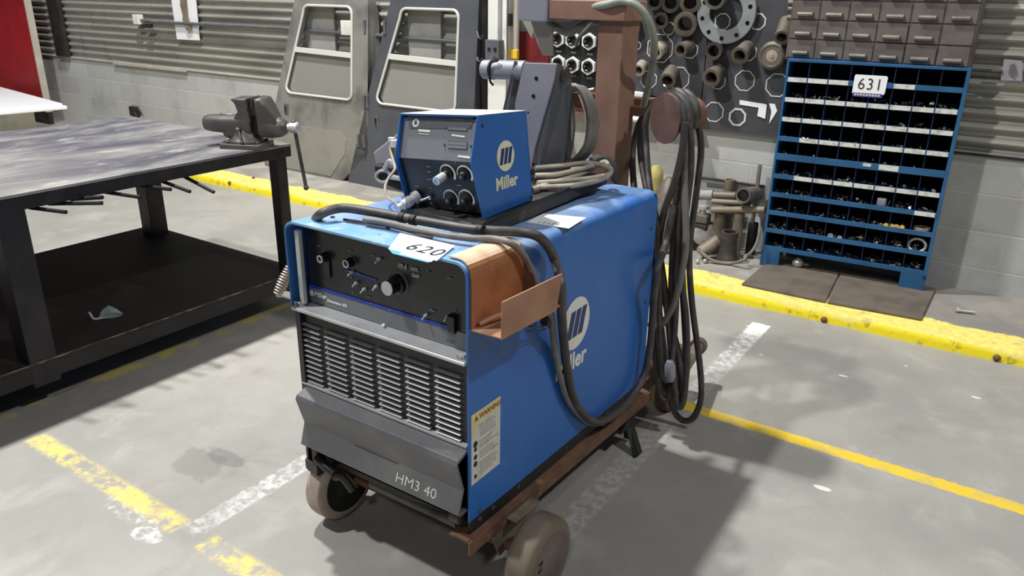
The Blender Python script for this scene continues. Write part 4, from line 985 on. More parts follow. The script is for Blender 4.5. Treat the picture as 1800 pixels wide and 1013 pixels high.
for x, y, w in ((753, 293, 7), (754, 302, 7), (755, 315, 8), (757, 331, 4), (733, 327, 7), (758, 357, 4), (806, 326, 10), (805, 333, 3), (808, 359, 3), (793, 366, 4), (821, 366, 4), (800, 286, 2)):
    patch(m, [(x-w/2, y-1.5), (x+w/2, y-1), (x+w/2, y+1.5), (x-w/2, y+1)], True)
patch(m, [(735, 367), (830, 379), (830, 381), (735, 369)], True)
m.build('dial_marks', 'grey_ink', lo_)
c, n2, ux, uz = plane_pt(758, 345, True)
MB().cyl(c, c+n2*.01, .006, n=12).cyl(c+n2*.008, c+n2*.022-ux*.018-Zd*.004, .0035, n=10).build('toggle', 'chrome', lo_)
# front connector with its thin grey cable
c, n2, ux, uz = plane_pt(735, 345, True); e = c+n2*.055-ux*.020-Zd*.008
con = MB().cyl(c, c+(e-c)*.25, .018, n=18).lathe(c+(e-c)*.2, e-c, [(0, .013), (.012, .013), (.013, .0155), (.026, .0155), (.028, .0135), (.040, .0135), (.042, .011), (.055, .009)], 18).build('plug', 'silver', box_)
MB().cyl(PY(728, 356, c.y-.01), PY(735, 368, c.y+.02), .022, n=16).build('plug_boot', 'gloss_black', box_)
# logo on the blue side
X1 = BO.x+.002
def BS(px, py):   # on the tilted right side plane
    A, Bq, Cq = bp_(0, 0, 0), bp_(0, bd, 0), bp_(0, 0, bh); n = (Bq-A).cross(Cq-A).normalized(); n = n if n.x > 0 else -n
    d = ray(px, py); return CAM+d*((A+n*.0008-CAM).dot(n)/d.dot(n)), n
c, n3 = BS(889, 274); vY = Rb.to_3x3() @ Yd; vZ = Rb.to_3x3() @ Zd; r = .040
m = MB(); m.add([c+vY*r*math.cos(2*PI*i/32)+vZ*r*math.sin(2*PI*i/32) for i in range(32)], [tuple(range(32))])
t0, _ = BS(872, 336); text(m, 'Miller', .046, t0, vY, vZ, depth=.0006, bold=.0014, sx=.95)
m.build('maker_logo', 'logo_cream', box_, fix=False)
m = MB()
for i in range(3):
    y0 = -.030+i*.0185; m.add([c+n3*.0006+vY*a+vZ*b for a, b in ((y0, -.021), (y0+.014, -.021), (y0+.026, .021), (y0+.012, .021))], [(0, 1, 2, 3)])
m.build('logo_bars', 'dark_blue', box_, fix=False)
m = MB()
for px, py in ((848, 221), (928, 198), (855, 386), (934, 346)):
    c, n3 = BS(px, py); m.lathe(c, n3, [(0, .004), (.002, .003)], 10)
m.build('screws', 'dark_steel', box_)

# ------------------------------------------------------------------ wire drive unit behind the box
fd = empty('wire_drive_unit', (-1.50, 1.85, .985), 'grey wire drive unit with brass fitting poking out left of the blue control box', 'wire feeder')
q = lambda x, y, d=1.80: PY(x, y, d)
MB().prism([q(655, 268), q(701, 232), q(735, 232), q(735, 300), q(700, 296), q(682, 292), q(660, 290)], (0, .10, .0)).build('cover', 'lilac_metal', fd, .006)
MB().prism([q(656, 290, 1.775), q(735, 300, 1.775), q(735, 345, 1.775), q(700, 336, 1.775), q(668, 322, 1.775), q(660, 312, 1.775)], (0, .16, 0)).build('drive_housing', 'matt_black', fd, .008)
MB().cyl(q(697, 252, 1.76), q(699, 285, 1.76), .016, n=14).build('brass_guide', 'brass', fd)
MB().cyl(q(696, 246, 1.755), q(697, 258, 1.755), .018, n=14).cyl(q(688, 242, 1.755), q(688, 248, 1.755), .010, n=10).build('clear_fitting', 'clear_plastic', fd)
MB().cyl(q(690, 288, 1.76), q(712, 288, 1.76), .008, n=10).build('guide_pin', 'silver', fd)
MB().cyl(q(686, 311, 1.76), q(712, 315, 1.76), .008, n=10).build('guide_pin', 'silver', fd)
MB().tube([q(673+12*math.cos(t), 310+10*math.sin(t), 1.765) for t in [PI*.3+2*PI*.8*i/14 for i in range(15)]], .005, 8).build('tension_lever', 'silver', fd)
MB().tube(catmull([q(676, 298, 1.76), q(684, 283, 1.755), q(690, 290, 1.755)], 5), .007, 8).build('drive_arm', 'silver', fd)
a = plane_pt(713, 353, True)[0]
wr = MB().tube(catmull([q(688, 246, 1.752), q(686, 262, 1.745), q(692, 285, 1.72), q(694, 298, 1.68), q(682, 315, 1.64), q(677, 332, 1.60), q(683, 348, 1.57), q(697, 358, 1.54), e], 8), .0042, 8)
tag(wr.build('thin_cable', 'cable_beige'), 'thin pale cable looping from the wire drive unit to the control box plug', 'cable')
# ------------------------------------------------------------------ spool stand
ss = empty('spool_stand', (-1.22, 2.02, .985), 'lilac grey steel spool stand with a round arm behind the blue control box', 'stand')
s_ = lambda x, y, d=2.0: PY(x, y, d)
MB().prism([s_(922, 110), s_(979, 112), s_(974, 140), s_(940, 262), s_(934, 300), s_(905, 300), s_(905, 182), s_(914, 140)], (0, .006, 0)).build('face_plate', 'lilac_metal', ss, .002)
P1 = [s_(979, 112), s_(940, 262), s_(938, 320), s_(1000, 320, 2.16), s_(1001, 140, 2.12), s_(990, 118, 2.06)]
MB().prism(P1, (.006, .004, 0)).build('side_plate', 'panel_grey', ss, .002)
MB().prism([v+Vector((-.15, 0, 0)) for v in P1], (.006, .004, 0)).build('side_plate', 'panel_grey', ss, .002)
for x, y in ((943, 138), (938, 169)): c = s_(x, y); MB().lathe(c-Yd*.001, (0, -1, 0), [(0, .006), (.001, .006)], 12).build('bolt_hole', 'gloss_black', ss)
MB().box(0, .004, -.004, .004, -.012, .012, Matrix.Translation(PY(973, 161, 2.03)+Vector((.004, 0, 0)))).build('slot', 'logo_white', ss)
a, b = s_(852, 122, 2.03), s_(925, 124, 2.03)
MB().cyl(a, b, .029, n=24).build('spool_arm', 'lilac_metal', ss)
MB().lathe(s_(866, 122, 2.03), b-a, [(0, .031), (.006, .031)], 24).tube(catmull([s_(868, 100, 2.0), s_(875, 106, 1.995), s_(862, 112, 1.995), s_(861, 140, 2.0), s_(867, 150, 2.0)], 5), .004, 6).build('retaining_ring', 'matt_black', ss)
MB().cyl(s_(978, 128, 2.05), s_(996, 132, 2.05), .024, n=18).build('hub_knob', 'dull_steel', ss, .004)

# ------------------------------------------------------------------ cables on the tray
random.seed(11)
def coil_on_tray():
    m = MB(); base = TZt+.012
    A = [(941, 296, .045), (985, 292, .05), (1030, 287, .052), (1062, 292, .045), (1072, 304, .02), (1050, 312, .02), (1000, 318, .018), (945, 322, .02)]
    B = [(941, 309, .03), (980, 307, .032), (1018, 298, .04), (1052, 290, .045), (1074, 298, .03), (1060, 314, .012), (1010, 326, .012), (950, 330, .012)]
    C_ = [(935, 334, .012), (970, 322, .014), (1005, 312, .02), (1040, 297, .03), (1062, 285, .034), (1070, 292, .03)]
    for P_ in (A, B, C_):
        m.tube(catmull([PZ(x, y, TZt+z) for x, y, z in P_], 8), .0085, 10)
    return m
tag(coil_on_tray().build('tray_cable', 'cable_beige'), 'pale grey cable loops lying along the black tray behind the blue control box', 'cable')
m = MB(); random.seed(5)
for i in range(5):
    dx = i*3.2; yy = 2.14+.018*i
    P_ = [(1000+dx*.3, 150+2*i), (1018+dx*.6, 156), (1030+dx*.9, 180), (1036+dx, 215), (1030+dx, 255), (1012+dx*.8, 280), (994+dx*.3, 286-i*2)]
    m.tube(catmull([PY(x, y, yy) for x, y in P_], 8), .0095, 10)
m.tube(catmull([PY(996, 150, 2.2), PY(1006, 200, 2.22), PY(1004, 250, 2.2), PY(996, 290, 2.18)], 8), .0095, 10)
tag(m.build('coiled_hose', 'cable_grey'), 'upright coil of grey hose between the spool stand and the brown post', 'hose')
m = MB()
for P_, yv in ((((1020, 165), (1030, 195), (1036, 230), (1040, 262)), 2.33), (((1006, 190), (1008, 220), (1005, 250), (1010, 276)), 2.28)):
    m.tube(catmull([PY(x, y, yv) for x, y in P_], 6), .008, 8)
tag(m.build('strap', 'cable_beige'), 'pale flat straps hanging inside the upright grey hose coil', 'strap')
g = PY(1050, 290, 2.32)
tag(MB().tube(catmull([PY(1040, 284, 2.30), PY(1060, 278, 2.34), PY(1076, 292, 2.36), PY(1082, 318, 2.36)], 6), .016, 10).build('hose_bend', 'cable_black'), 'dark hose bending down behind the machine at the foot of the brown post', 'hose')
# hose looping over the boom and hose draped under it
m = MB().tube(catmull([PY(1040, 12, 2.44), PY(1066, 8, 2.42), PY(1095, 2, 2.42), PY(1122, 12, 2.42), PY(1142, 40, 2.44), PY(1150, 75, 2.48), PY(1148, 108, 2.55), PY(1140, 150, 2.60), PY(1128, 200, 2.62)], 8), .0125, 12)
tag(m.build('boom_hose', 'cable_green'), 'pale green-grey hose looping over the right end of the brown boom', 'hose')
m = MB().tube(catmull([PY(965, 40, 2.50), PY(980, 50, 2.48), PY(1000, 58, 2.47), PY(1020, 47, 2.47), PY(1040, 38, 2.48), PY(1056, 36, 2.5)], 8), .013, 12)
m.tube(catmull([PY(1042, 38, 2.44), PY(1030, 52, 2.43), PY(1018, 66, 2.43), PY(1012, 80, 2.44)], 6), .006, 8)
tag(m.build('draped_hose', 'cable_grey'), 'grey hose draped beneath the brown boom left of the post', 'hose')

# ------------------------------------------------------------------ cables across the front and down the side
r0 = .0125; zt = .988
S = WX1+.018
pts = [PX(548, 400, -1.62), PZ(562, 378, 1.00), PZ(600, 366, 1.012), PZ(650, 372, 1.008), PZ(700, 381, 1.004), PZ(760, 392, 1.002), PZ(820, 402, 1.0), PZ(868, 406, 1.0), PZ(912, 408, .998), PZ(944, 415, .99)]
pts += [PX(962, 432, S+.01), PX(976, 460, S+.012), PX(986, 500, S+.06), PX(987, 545, S+.05), PX(991, 600, S+.02), PX(997, 650, S+.006), PX(1008, 700, S+.004), PX(1028, 732, S+.004), PX(1052, 742, S+.008), PX(1080, 728, S+.012), PX(1112, 695, S+.012), PX(1134, 655, S+.016), PX(1143, 605, S+.02), PX(1147, 560, S+.02), PX(1150, 515, S+.03), PX(1156, 470, S+.04)]
pts += [PY(1170, 430, 2.40), PY(1185, 360, 2.44)]
tag(MB().tube(catmull(pts, 8), r0, 12).build('welding_cable', 'cable_black'), 'thick dark cable crossing the machine front top and looping down its blue right side', 'cable')
for i, (px, py) in enumerate(((708, 383), (727, 387), (845, 405))):
    p = PZ(px, py, 1.003); d = (PZ(px+8, py+1.7, 1.003)-p).normalized()
    tag(MB().cyl(p-d*.008, p+d*.008, .0145, n=14).build('tape_band', 'matt_black'), ['dark tape band on the thick front cable, left of the pair', 'dark tape band on the thick front cable, right of the pair', 'dark tape band on the front cable by the box corner'][i], 'tape')
pts = [PZ(640, 386, .993), PZ(680, 392, .993), PZ(725, 402, .993), PZ(780, 413, .993), PZ(830, 419, .994), PZ(868, 420, .995), PZ(898, 428, .992), PX(918, 446, S+.004), PX(932, 470, S+.008), PX(944, 500, S+.01), PX(956, 530, S+.03), PX(970, 560, S+.03), PX(972, 590, S+.01), PX(980, 640, S+.0), PX(992, 690, S-.004), PX(1010, 722, S-.004), PX(1036, 744, S-.002), PX(1060, 744, S+.0)]
tag(MB().tube(catmull(pts, 8), .0085, 10).build('control_cable', 'cable_grey'), 'thinner grey cable running below the thick one and dropping behind the brown holder', 'cable')
pts = [PZ(604, 386, .982), PZ(640, 391, .982), PZ(690, 399, .983), PZ(735, 412, .984), PZ(760, 418, .985)]
tag(MB().tube(catmull(pts, 6), .0035, 6).build('thin_wire', 'cable_black'), 'very thin dark wire lying on the pale hood left of the number tag', 'wire')

# ------------------------------------------------------------------ cables hanging on the drum
hang = [
 # outer long loop
 ([(1186, 178, 2.52), (1212, 190, 2.54), (1228, 225, 2.55), (1232, 270, 2.55), (1224, 340, 2.54), (1212, 440, 2.53), (1216, 530, 2.52), (1230, 640, 2.52), (1232, 700, 2.52), (1218, 735, 2.52), (1198, 738, 2.52), (1182, 715, 2.51), (1175, 670, 2.50), (1166, 600, 2.49), (1158, 540, 2.48), (1152, 470, 2.47), (1150, 420, 2.46)], 'cable_black', .0118),
 ([(1140, 190, 2.50), (1122, 222, 2.51), (1112, 270, 2.52), (1116, 340, 2.50), (1132, 420, 2.46), (1146, 520, 2.44), (1150, 610, 2.43), (1158, 680, 2.43), (1168, 702, 2.43), (1178, 690, 2.44), (1184, 620, 2.46), (1186, 520, 2.47), (1190, 400, 2.49), (1198, 290, 2.50), (1205, 220, 2.51)], 'cable_black', .0122),
 ([(1150, 178, 2.47), (1130, 215, 2.48), (1126, 270, 2.48), (1140, 350, 2.46), (1160, 450, 2.44), (1172, 540, 2.43), (1182, 640, 2.43), (1190, 712, 2.44), (1202, 700, 2.45), (1206, 620, 2.46), (1200, 500, 2.47), (1198, 400, 2.48), (1210, 290, 2.49), (1212, 215, 2.50)], 'cable_black', .0122),
 ([(1155, 176, 2.44), (1136, 210, 2.45), (1136, 260, 2.45), (1142, 330, 2.43), (1155, 400, 2.42), (1158, 500, 2.41), (1160, 600, 2.41), (1166, 660, 2.41), (1176, 660, 2.42), (1186, 580, 2.43), (1190, 470, 2.44), (1194, 380, 2.45), (1202, 290, 2.46), (1202, 230, 2.46)], 'cable_black', .0118),
 ([(1204, 215, 2.43), (1200, 260, 2.43), (1186, 320, 2.43), (1168, 370, 2.43), (1158, 430, 2.43), (1162, 500, 2.43), (1180, 570, 2.44), (1196, 640, 2.45), (1200, 690, 2.46), (1192, 710, 2.47)], 'cable_black', .0122),
 ([(1208, 240, 2.46), (1204, 330, 2.45), (1206, 420, 2.44), (1200, 470, 2.43), (1186, 530, 2.42), (1166, 568, 2.42), (1150, 576, 2.42), (1143, 570, 2.44)], 'cable_grey', .0122),
 ([(1196, 190, 2.45), (1212, 225, 2.46), (1214, 300, 2.46), (1204, 390, 2.46), (1198, 480, 2.45), (1206, 560, 2.45), (1208, 640, 2.46), (1200, 690, 2.47), (1188, 640, 2.47), (1180, 560, 2.47), (1182, 450, 2.47), (1190, 330, 2.47)], 'cable_black', .0118),
]
lbs = ['outermost dark cable loop on the drum, its long bight reaching nearest the floor', 'dark cable loop hanging from the left side of the drum behind the machine corner', 'dark cable loop through the middle of the hanging bundle, ending low', 'shorter dark cable loop at the front of the hanging bundle', 'dark cable crossing from drum right to the machine corner in the hanging bundle', 'lighter grey cable curling back to the machine side from the hanging bundle', 'dark cable at the right of the drum in the middle of the hanging bundle']
for (P_, mt, r), lb in zip(hang, lbs):
    P_ = [(x, y, d+(.08 if (y < 320 and x < 1165) else 0)) for x, y, d in P_]
    tag(MB().tube(catmull([PY(x, y, d+.0) for x, y, d in P_], 8), r, 10).build('hanging_cable', mt), lb, 'cable', 'cables hanging on the drum')
wraps = MB()
for i in range(5):
    off = .020+.017*i; cc = dc-dn*off; rr_, uu_ = MB().frame(cc, dn)
    wraps.tube([cc+rr_*math.cos(t)*(.067+.008*(i % 2))+uu_*math.sin(t)*(.074+.006*(i % 3)) for t in [PI*-.12+PI*1.24*k/16 for k in range(17)]], .0115, 8)
tag(wraps.build('cable_wrap', 'cable_black'), 'dark cable turns laid over the top of the round brown drum', 'cable')
p = PY(1176, 652, 2.40)
tag(MB().lathe(p+Zd*.04, (0.1, 0, -1), [(0, .012), (.02, .02), (.06, .02), (.08, .013)], 14).build('cable_lug', 'lilac_metal'), 'pale metal connector in the lower part of the hanging cable bundle', 'connector')
# ------------------------------------------------------------------ blue bin rack
ra = math.radians(4.1); RX = Matrix.Translation((-1.197, 4.412, .06)) @ Matrix.Rotation(ra, 4, 'Z')
RW, RH, RD, FT = .868, 1.172, .20, .095
rack = empty('bin_rack', RX @ Vector((RW/2, RD/2, 0)), 'blue steel parts rack of small open bins with white label strips and tag 631', 'rack')
def RB(m, *a): return m.box(*a, RX)
RB(MB(), 0, .012, 0, RD, FT-.02, RH).build('side_panel', 'rack_blue', rack, .001)
RB(MB(), RW-.018, RW, 0, RD, FT-.02, RH).build('side_panel', 'rack_blue', rack, .001)
RB(MB(), .012, RW-.018, 0, RD, RH-.014, RH).build('top_panel', 'rack_blue', rack, .001)
RB(MB(), .012, RW-.018, RD-.006, RD, FT, RH-.014).build('back_panel', 'bin_dark', rack)
RB(RB(MB(), 0, .105, 0, .012, 0, FT+.005), 0, .012, .012, RD, 0, FT-.02).build('foot', 'rack_blue', rack, .001)
RB(RB(MB(), RW-.125, RW, 0, .012, 0, FT+.005), RW-.012, RW, .012, RD, 0, FT-.02).build('foot', 'rack_blue', rack, .001)
zi0, zi1 = FT+.005, RH-.014; rowh = (zi1-zi0)/10
cw = (RW-.030)/8
lipz = []
for r in range(10):      # r=0 bottom shelf
    z = zi0+rowh*r; h = .026 if r != 5 else .036
    RB(RB(MB(), .012, RW-.018, .0, .006, z, z+h), .012, RW-.018, .006, RD-.006, z, z+.005).build('shelf', 'rack_blue', rack, .001); lipz.append((z, h))
for c in range(1, 8):
    x = .012+cw*c; RB(MB(), x-.002, x+.002, .010, RD-.006, zi0, zi1).build('divider', 'rack_navy', rack)
# label strips: rows counted from the top lip
lab = {9: [0, 1, 2, 5], 8: range(8), 7: range(8), 6: range(1, 8), 5: [], 4: range(1, 8), 3: [7]}
for r, cs in lab.items():
    for c in cs:
        z, h = lipz[r]; x = .012+cw*c
        RB(MB(), x+.004, x+cw-.004, -.0015, 0, z+.002, z+h-.001).build('label_strip', 'label_strip', rack)
z, h = lipz[5]
RB(MB(), .012+cw*5+.004, .012+cw*6-.006, -.0015, 0, z+.006, z+h-.002).build('label_strip', 'label_strip', rack)
RB(MB(), .012+cw*4+.03, .012+cw*4+.07, -.0015, 0, z+.016, z+h-.004).build('label_strip', 'label_strip', rack)
# lot tag 631
A = RX @ Vector((.012+cw*3+.022, -.004, lipz[9][0]-.034)); xa = (RX.to_3x3() @ Xd); za = Zd
def rtag(x, z): return A+xa*x+za*z
tg = MB().prism([rtag(0, .0), rtag(.150, .0), rtag(.156, .008), rtag(.158, .088), rtag(.150, .094), rtag(.004, .094), rtag(.0, .086)], RX.to_3x3() @ Vector((0, .002, 0))).build('lot_tag', 'white_paper', rack)
m = MB(); text(m, '631', .082, rtag(.020, .022)+RX.to_3x3() @ Vector((0, -.001, 0)), xa, za, depth=.0006, sx=.92, spacing=1.1, bold=-.0006); m.build('tag_number', 'ink', tg)
MB().prism([rtag(.004, -.016), rtag(.146, -.016), rtag(.146, .004), rtag(.004, .004)], RX.to_3x3() @ Vector((0, .0015, 0))).build('tag_footer', 'ink_blue', tg)
m = MB()
for i in range(9): m.prism([rtag(.012+.014*i, -.010), rtag(.022+.014*i, -.010), rtag(.022+.014*i, -.001), rtag(.012+.014*i, -.001)], RX.to_3x3() @ Vector((0, -.0006, 0)))
m.build('tag_print', 'label_strip', tg)
# hardware in the bins: loose, uncountable
random.seed(21)
mats_ = ['hw_dark', 'hw_bright', 'hw_tan', 'hw_yellow']
m = MB()
for r in range(10):
    for c in range(8):
        fill = {9: .2, 8: .9, 7: .5, 6: .3, 5: .4, 4: .8, 3: .9, 2: .8, 1: 1.0, 0: 1.0}[r]*random.uniform(.4, 1.3)
        z, h = lipz[r]; x = .012+cw*c
        for i in range(int(24*fill)):
            m.cur = 0 if random.random() < .72 else (1 if random.random() < .8 else 2)
            lx, ly = x+random.uniform(.014, cw-.014), random.uniform(.014, .12); lz = z+.010+random.random()**1.5*h*(.55+.7*fill)
            s = random.uniform(.004, .009); p = RX @ Vector((lx, ly, lz)); d = Vector((random.uniform(-1, 1), random.uniform(-1, 1), random.uniform(-.4, .4)))
            if i % 3: m.lathe(p, d, [(0, s), (s*.9, s)], 6, False)
            else: m.cyl(p, p+d.normalized()*s*3.2, s*.38, n=6)
m.build('loose_hardware', mats_, None, loc=tuple(RX @ Vector((RW/2, .1, .1))), fix=False)
hw = bpy.data.objects['loose_hardware']; tag(hw, 'assorted bolts, nuts and small fittings heaped in the bins of the blue rack', 'hardware', kind='stuff')
def binpos(c, r, fx=.5, y=.05, dz=.0): z, h = lipz[r]; return RX @ Vector((.012+cw*(c+fx), y, z+.005+dz))
for i, (c, fx, lb) in enumerate(((6, .12, 'left'), (6, .36, 'middle'), (6, .60, 'right'), (5, .85, 'outer left'))):
    p = binpos(c, 2, fx, .028, .020)
    tag(MB().lathe(p, (.2, -1, .3), [(-.01, .011), (.012, .012)], 10).build('yellow_plug', 'hw_yellow'), lb+' one of the yellow caps in a low bin of the blue rack', 'cap', 'yellow caps in the rack')
p = binpos(7, 2, .5, .055, .005)
for i in range(3):
    tag(MB().pipe(p+Zd*(.009*i), p+Zd*(.009*i+.008), .042, .026, 24).build('pipe_ring', 'hw_tan'), ['lowest', 'middle', 'topmost'][i]+' of three pink-grey flat rings stacked in the right column bin of the rack', 'ring', 'flat rings stacked in a bin')
p = binpos(7, 1, .45, .03, .040)
tag(MB().tube([p+Vector((.042*math.cos(t), .01*math.sin(t), .034*math.sin(t))) for t in [2*PI*i/24 for i in range(24)]], .008, 10, True).build('hose_clamp', 'hw_bright'), 'bright round clamp ring standing in the right column bin low on the rack', 'ring')
p = binpos(5, 3, .45, .03, .012)
tag(MB().box(p.x-.025, p.x+.022, p.y, p.y+.03, p.z, p.z+.045).build('plastic_part', 'sign_lilac', bevel=.008), 'pale lilac plastic part in a middle bin of the blue rack', 'part')
p = binpos(3, 1, .3, .03, .02)
tag(MB().lathe(p, (0, -1, .2), [(0, .016), (.008, .016)], 14).lathe(p+Vector((.05, 0, -.002)), (0, -1, .2), [(0, .013), (.008, .013)], 14).build('pipe_plugs', 'hw_bright'), 'pair of bright plugs in a low left-centre bin of the rack', 'plug')
p = RX @ Vector((.205, .05, .035))
tag(MB().sphere(p, .034, 16, .85).cyl(p-Zd*.03, p+Zd*.032, .014, n=12).build('float_ball', 'hw_bright'), 'shiny round metal fitting on the floor under the blue rack', 'fitting')
tag(MB().sphere(p+Vector((.045, .02, -.005)), .026, 12, .8).build('valve_part', 'dull_steel'), 'small dull fitting beside the shiny one under the blue rack', 'fitting')
# slabs in front of the rack
for q4, lb in ((((1304, 498), (1346, 462), (1465, 489), (1451, 529)), 'left of the two brown rubber mats in front of the blue rack'), (((1455, 530), (1468, 490), (1640, 518), (1620, 560)), 'right of the two brown rubber mats in front of the blue rack')):
    q = [PZ(x, y, .075) for x, y in q4]; q[1].y = q[2].y = 4.56
    tag(MB().prism([Vector((v.x, v.y, .061)) for v in q], (0, 0, .014)).build('floor_mat', 'mat_brown', bevel=.003), lb, 'mat', 'mats in front of the rack')

# ------------------------------------------------------------------ drawer cabinet
CX0, CX1, CY, CZ0 = -1.235, -.345, 4.49, 1.232
cab = empty('drawer_cabinet', ((CX0+CX1)/2, (CY+WY)/2, CZ0), 'drab brown steel cabinet of small parts drawers above the blue rack', 'cabinet')
DW = (CX1-CX0-.012)/6; DH = .0985
MB().box(CX0, CX1, CY+.012, WY-.02, CZ0-.010, CZ0+DH*5+.01).build('body', 'cabinet_drab', cab, .002)
fr = MB()
for i in range(7): x = CX0+.006+DW*i; fr.box(x-.0022, x+.0022, CY+.004, CY+.012, CZ0, CZ0+DH*5)
for j in range(6): z = CZ0+DH*j; fr.box(CX0, CX1, CY+.004, CY+.012, z-.002, z+.002)
fr.build('front_frame', 'cabinet_drab', cab)
random.seed(4)
for r in range(5):
    for c in range(6):
        x = CX0+.006+DW*c; z = CZ0+DH*r; out = random.choice((0, 0, 0, .004))
        d = MB().box(x+.004, x+DW-.004, CY-out, CY+.012, z+.004, z+DH-.004).build('drawer', 'cabinet_drab', cab, .0015)
        if (c, r) == (5, 1): continue
        h = MB().prism([(x+.034, CY-out, z+.040), (x+.034, CY-out-.020, z+.036), (x+.034, CY-out-.022, z+.028), (x+.034, CY-out-.016, z+.020), (x+.034, CY-out, z+.016)], (DW-.066, 0, 0)); h.build('pull', 'pull_steel', d, .0015)
# ------------------------------------------------------------------ fittings boards
def WQ(px, py, y=4.64): return PY(px, py, y)
bx0 = WQ(968, 80).x; bxm = WQ(1238, 120).x; bx1 = -1.262
b1 = empty('nut_board', ((bx0-2.4)/2, 4.65, .938), 'black board with rows of white hexagon outlines behind the brown post', 'board')
MB().box(bx0, WQ(1075, 80).x, 4.645, 4.692, .939, 1.9).build('panel', 'board_black', b1)
b2 = empty('fittings_board', (-2.0, 4.65, .94), 'dark grey board hung with pipe fittings right of the brown post', 'board')
MB().box(WQ(1075, 80).x+.003, bxm-.003, 4.645, 4.692, .945, 1.9).build('panel', 'board_grey', b2)
b3 = empty('fittings_board', (-1.5, 4.65, .77), 'dark grey board with white octagon outlines reaching lower beside the blue rack', 'board')
MB().box(bxm+.003, bx1, 4.645, 4.692, .772, 1.9).build('panel', 'board_grey', b3)
def outline(m, px, py, r, n=8, w=.006, y=4.642, rot=None, a0=0, a1=None):
    c = WQ(px, py, y); rot = PI/n if rot is None else rot; cnt = n if a1 is None else a1
    for k in range(a0, cnt):
        t0, t1 = rot+2*PI*k/n, rot+2*PI*(k+1)/n
        m.prism([c+Vector((rad*math.cos(t), 0, rad*math.sin(t))) for rad, t in ((r-w, t0), (r, t0), (r, t1), (r-w, t1))], (0, .003, 0))
S_ = 4.64/1363*1.12    # metres per photo pixel on the wall, roughly
ol = [(1160, 85, 26, b2), (1213, 88, 15, b2), (1193, 138, 21, b2), (1140, 140, 17, b2), (1120, 80, 8, b2), (1175, 50, 12, b2)]
for x, y, r, b in ol: m = MB(); outline(m, x, y, r*S_*.92); m.build('painted_outline', 'outline_white', b2)
for x, y, r, w_ in ((1309, 142, 18, .006), (1366, 150, 20, .006), (1255, 197, 18, .006), (1262, 143, 14, .006), (1315, 92, 15, .006), (1296, 206, 16, .012), (1332, 38, 14, .008)): m = MB(); outline(m, x, y, r*S_*.92, w=w_); m.build('painted_outline', 'outline_white', b3)
m = MB(); m.prism([WQ(x, y, 4.641) for x, y in ((1300, 176), (1345, 183), (1345, 191), (1300, 184))], (0, .003, 0)); m.prism([WQ(x, y, 4.639) for x, y in ((1335, 182), (1348, 184), (1345, 209), (1331, 204))], (0, .002, 0)); m.prism([WQ(x, y, 4.641) for x, y in ((1352, 182), (1362, 183), (1366, 195), (1352, 218), (1356, 196))], (0, .002, 0))
m.build('paper_label', 'white_paper', b3)
# hex nuts standing on the black board
hex_lb = ['left', 'middle', 'right']
i = 0
for row, pts_ in (('upper', ((982, 68), (1008, 70), (1037, 73))), ('lower', ((983, 111), (1008, 114), (1036, 117))), ('top', ((985, 2), (1012, 2), (1040, 3)))):
    for k, (x, y) in enumerate(pts_):
        c = WQ(x, y, 4.640); r = 14.2*S_
        o = MB().pipe(c, c-Yd*.022, r, r*.58, 6, ang=PI/6, smooth=False).build('hex_nut', 'nut_white')
        tag(o, 'white-faced hex nut on the black board, %s row, %s one' % (row, hex_lb[k]), 'nut', 'white nuts on the black board')
        MB().pipe(c-Yd*.004, c-Yd*.027, r*.68, r*.52, 20).build('threaded_ring', 'board_black', o)
        MB().cyl(c-Yd*.002, c-Yd*.004, r*.6, n=20).build('bore', 'board_black', o)
m = MB()
for x, y in ((982, 90), (1008, 92), (1037, 95), (1008, 133), (1036, 137)): c = WQ(x, y, 4.643); m.box(c.x-.02, c.x+.02, c.y-.001, c.y, c.z-.008, c.z+.006)
m.build('size_marks', 'grey_ink', b1)
m = MB().tube(catmull([WQ(1010, 148, 4.60), WQ(1020, 152, 4.58), WQ(1030, 158, 4.58), WQ(1044, 156, 4.6)], 5), .008, 8)
tag(m.build('white_hose', 'white_paint'), 'short white hose piece hanging at the foot of the black nut board', 'hose')
# fittings: (mouth px, mouth py, back px, back py, radius px, reach, material, label)
fits = [
 (1150, 4, 1152, 0, 12, .07, 'iron_pipe', 'dark pipe coupling in the top row, first right of the brown boom'),
 (1179, 6, 1181, 3, 14, .06, 'iron_pipe', 'dark pipe coupling in the top row, second right of the brown boom'),
 (1213, 6, 1214, 2, 15, .06, 'iron_tan', 'pipe coupling in the top row, left of the big round flange'),
 (1161, 37, 1166, 33, 12, .07, 'iron_pipe', 'black coupling between the hose and the large coupling on the grey board'),
 (1204, 43, 1210, 38, 18, .07, 'iron_tan', 'large tan coupling left of the round flange'),
 (1152, 92, 1164, 84, 12, .07, 'hw_tan', 'pale coupling hanging just right of the hose end on the grey board'),
 (1196, 88, 1213, 80, 11, .10, 'iron_tan', 'tan nipple pointing down-left in the second last row, left of the board seam'),
 (1173, 142, 1181, 125, 13, .09, 'iron_tan', 'stubby tan coupling pointing down, above the brown drum'),
 (1122, 124, 1130, 114, 10, .07, 'hw_tan', 'small bright coupling beside the right edge of the brown post'),
 (1254, 90, 1262, 88, 13, .07, 'iron_pipe', 'dark coupling directly under the round flange'),
 (1300, 98, 1314, 84, 13, .10, 'iron_tan', 'tan nipple pointing down-left, right of the board seam'),
 (1250, 137, 1264, 126, 14, .10, 'iron_tan', 'tan nipple low on the board between two white octagons'),
 (1374, 66, 1383, 38, 11, .12, 'iron_tan', 'long tan nipple pointing down at the right edge by the drawer cabinet'),
 (1113, 48, 1118, 44, 12, .05, 'iron_pipe', 'dark coupling half hidden by the brown boom end'),
]
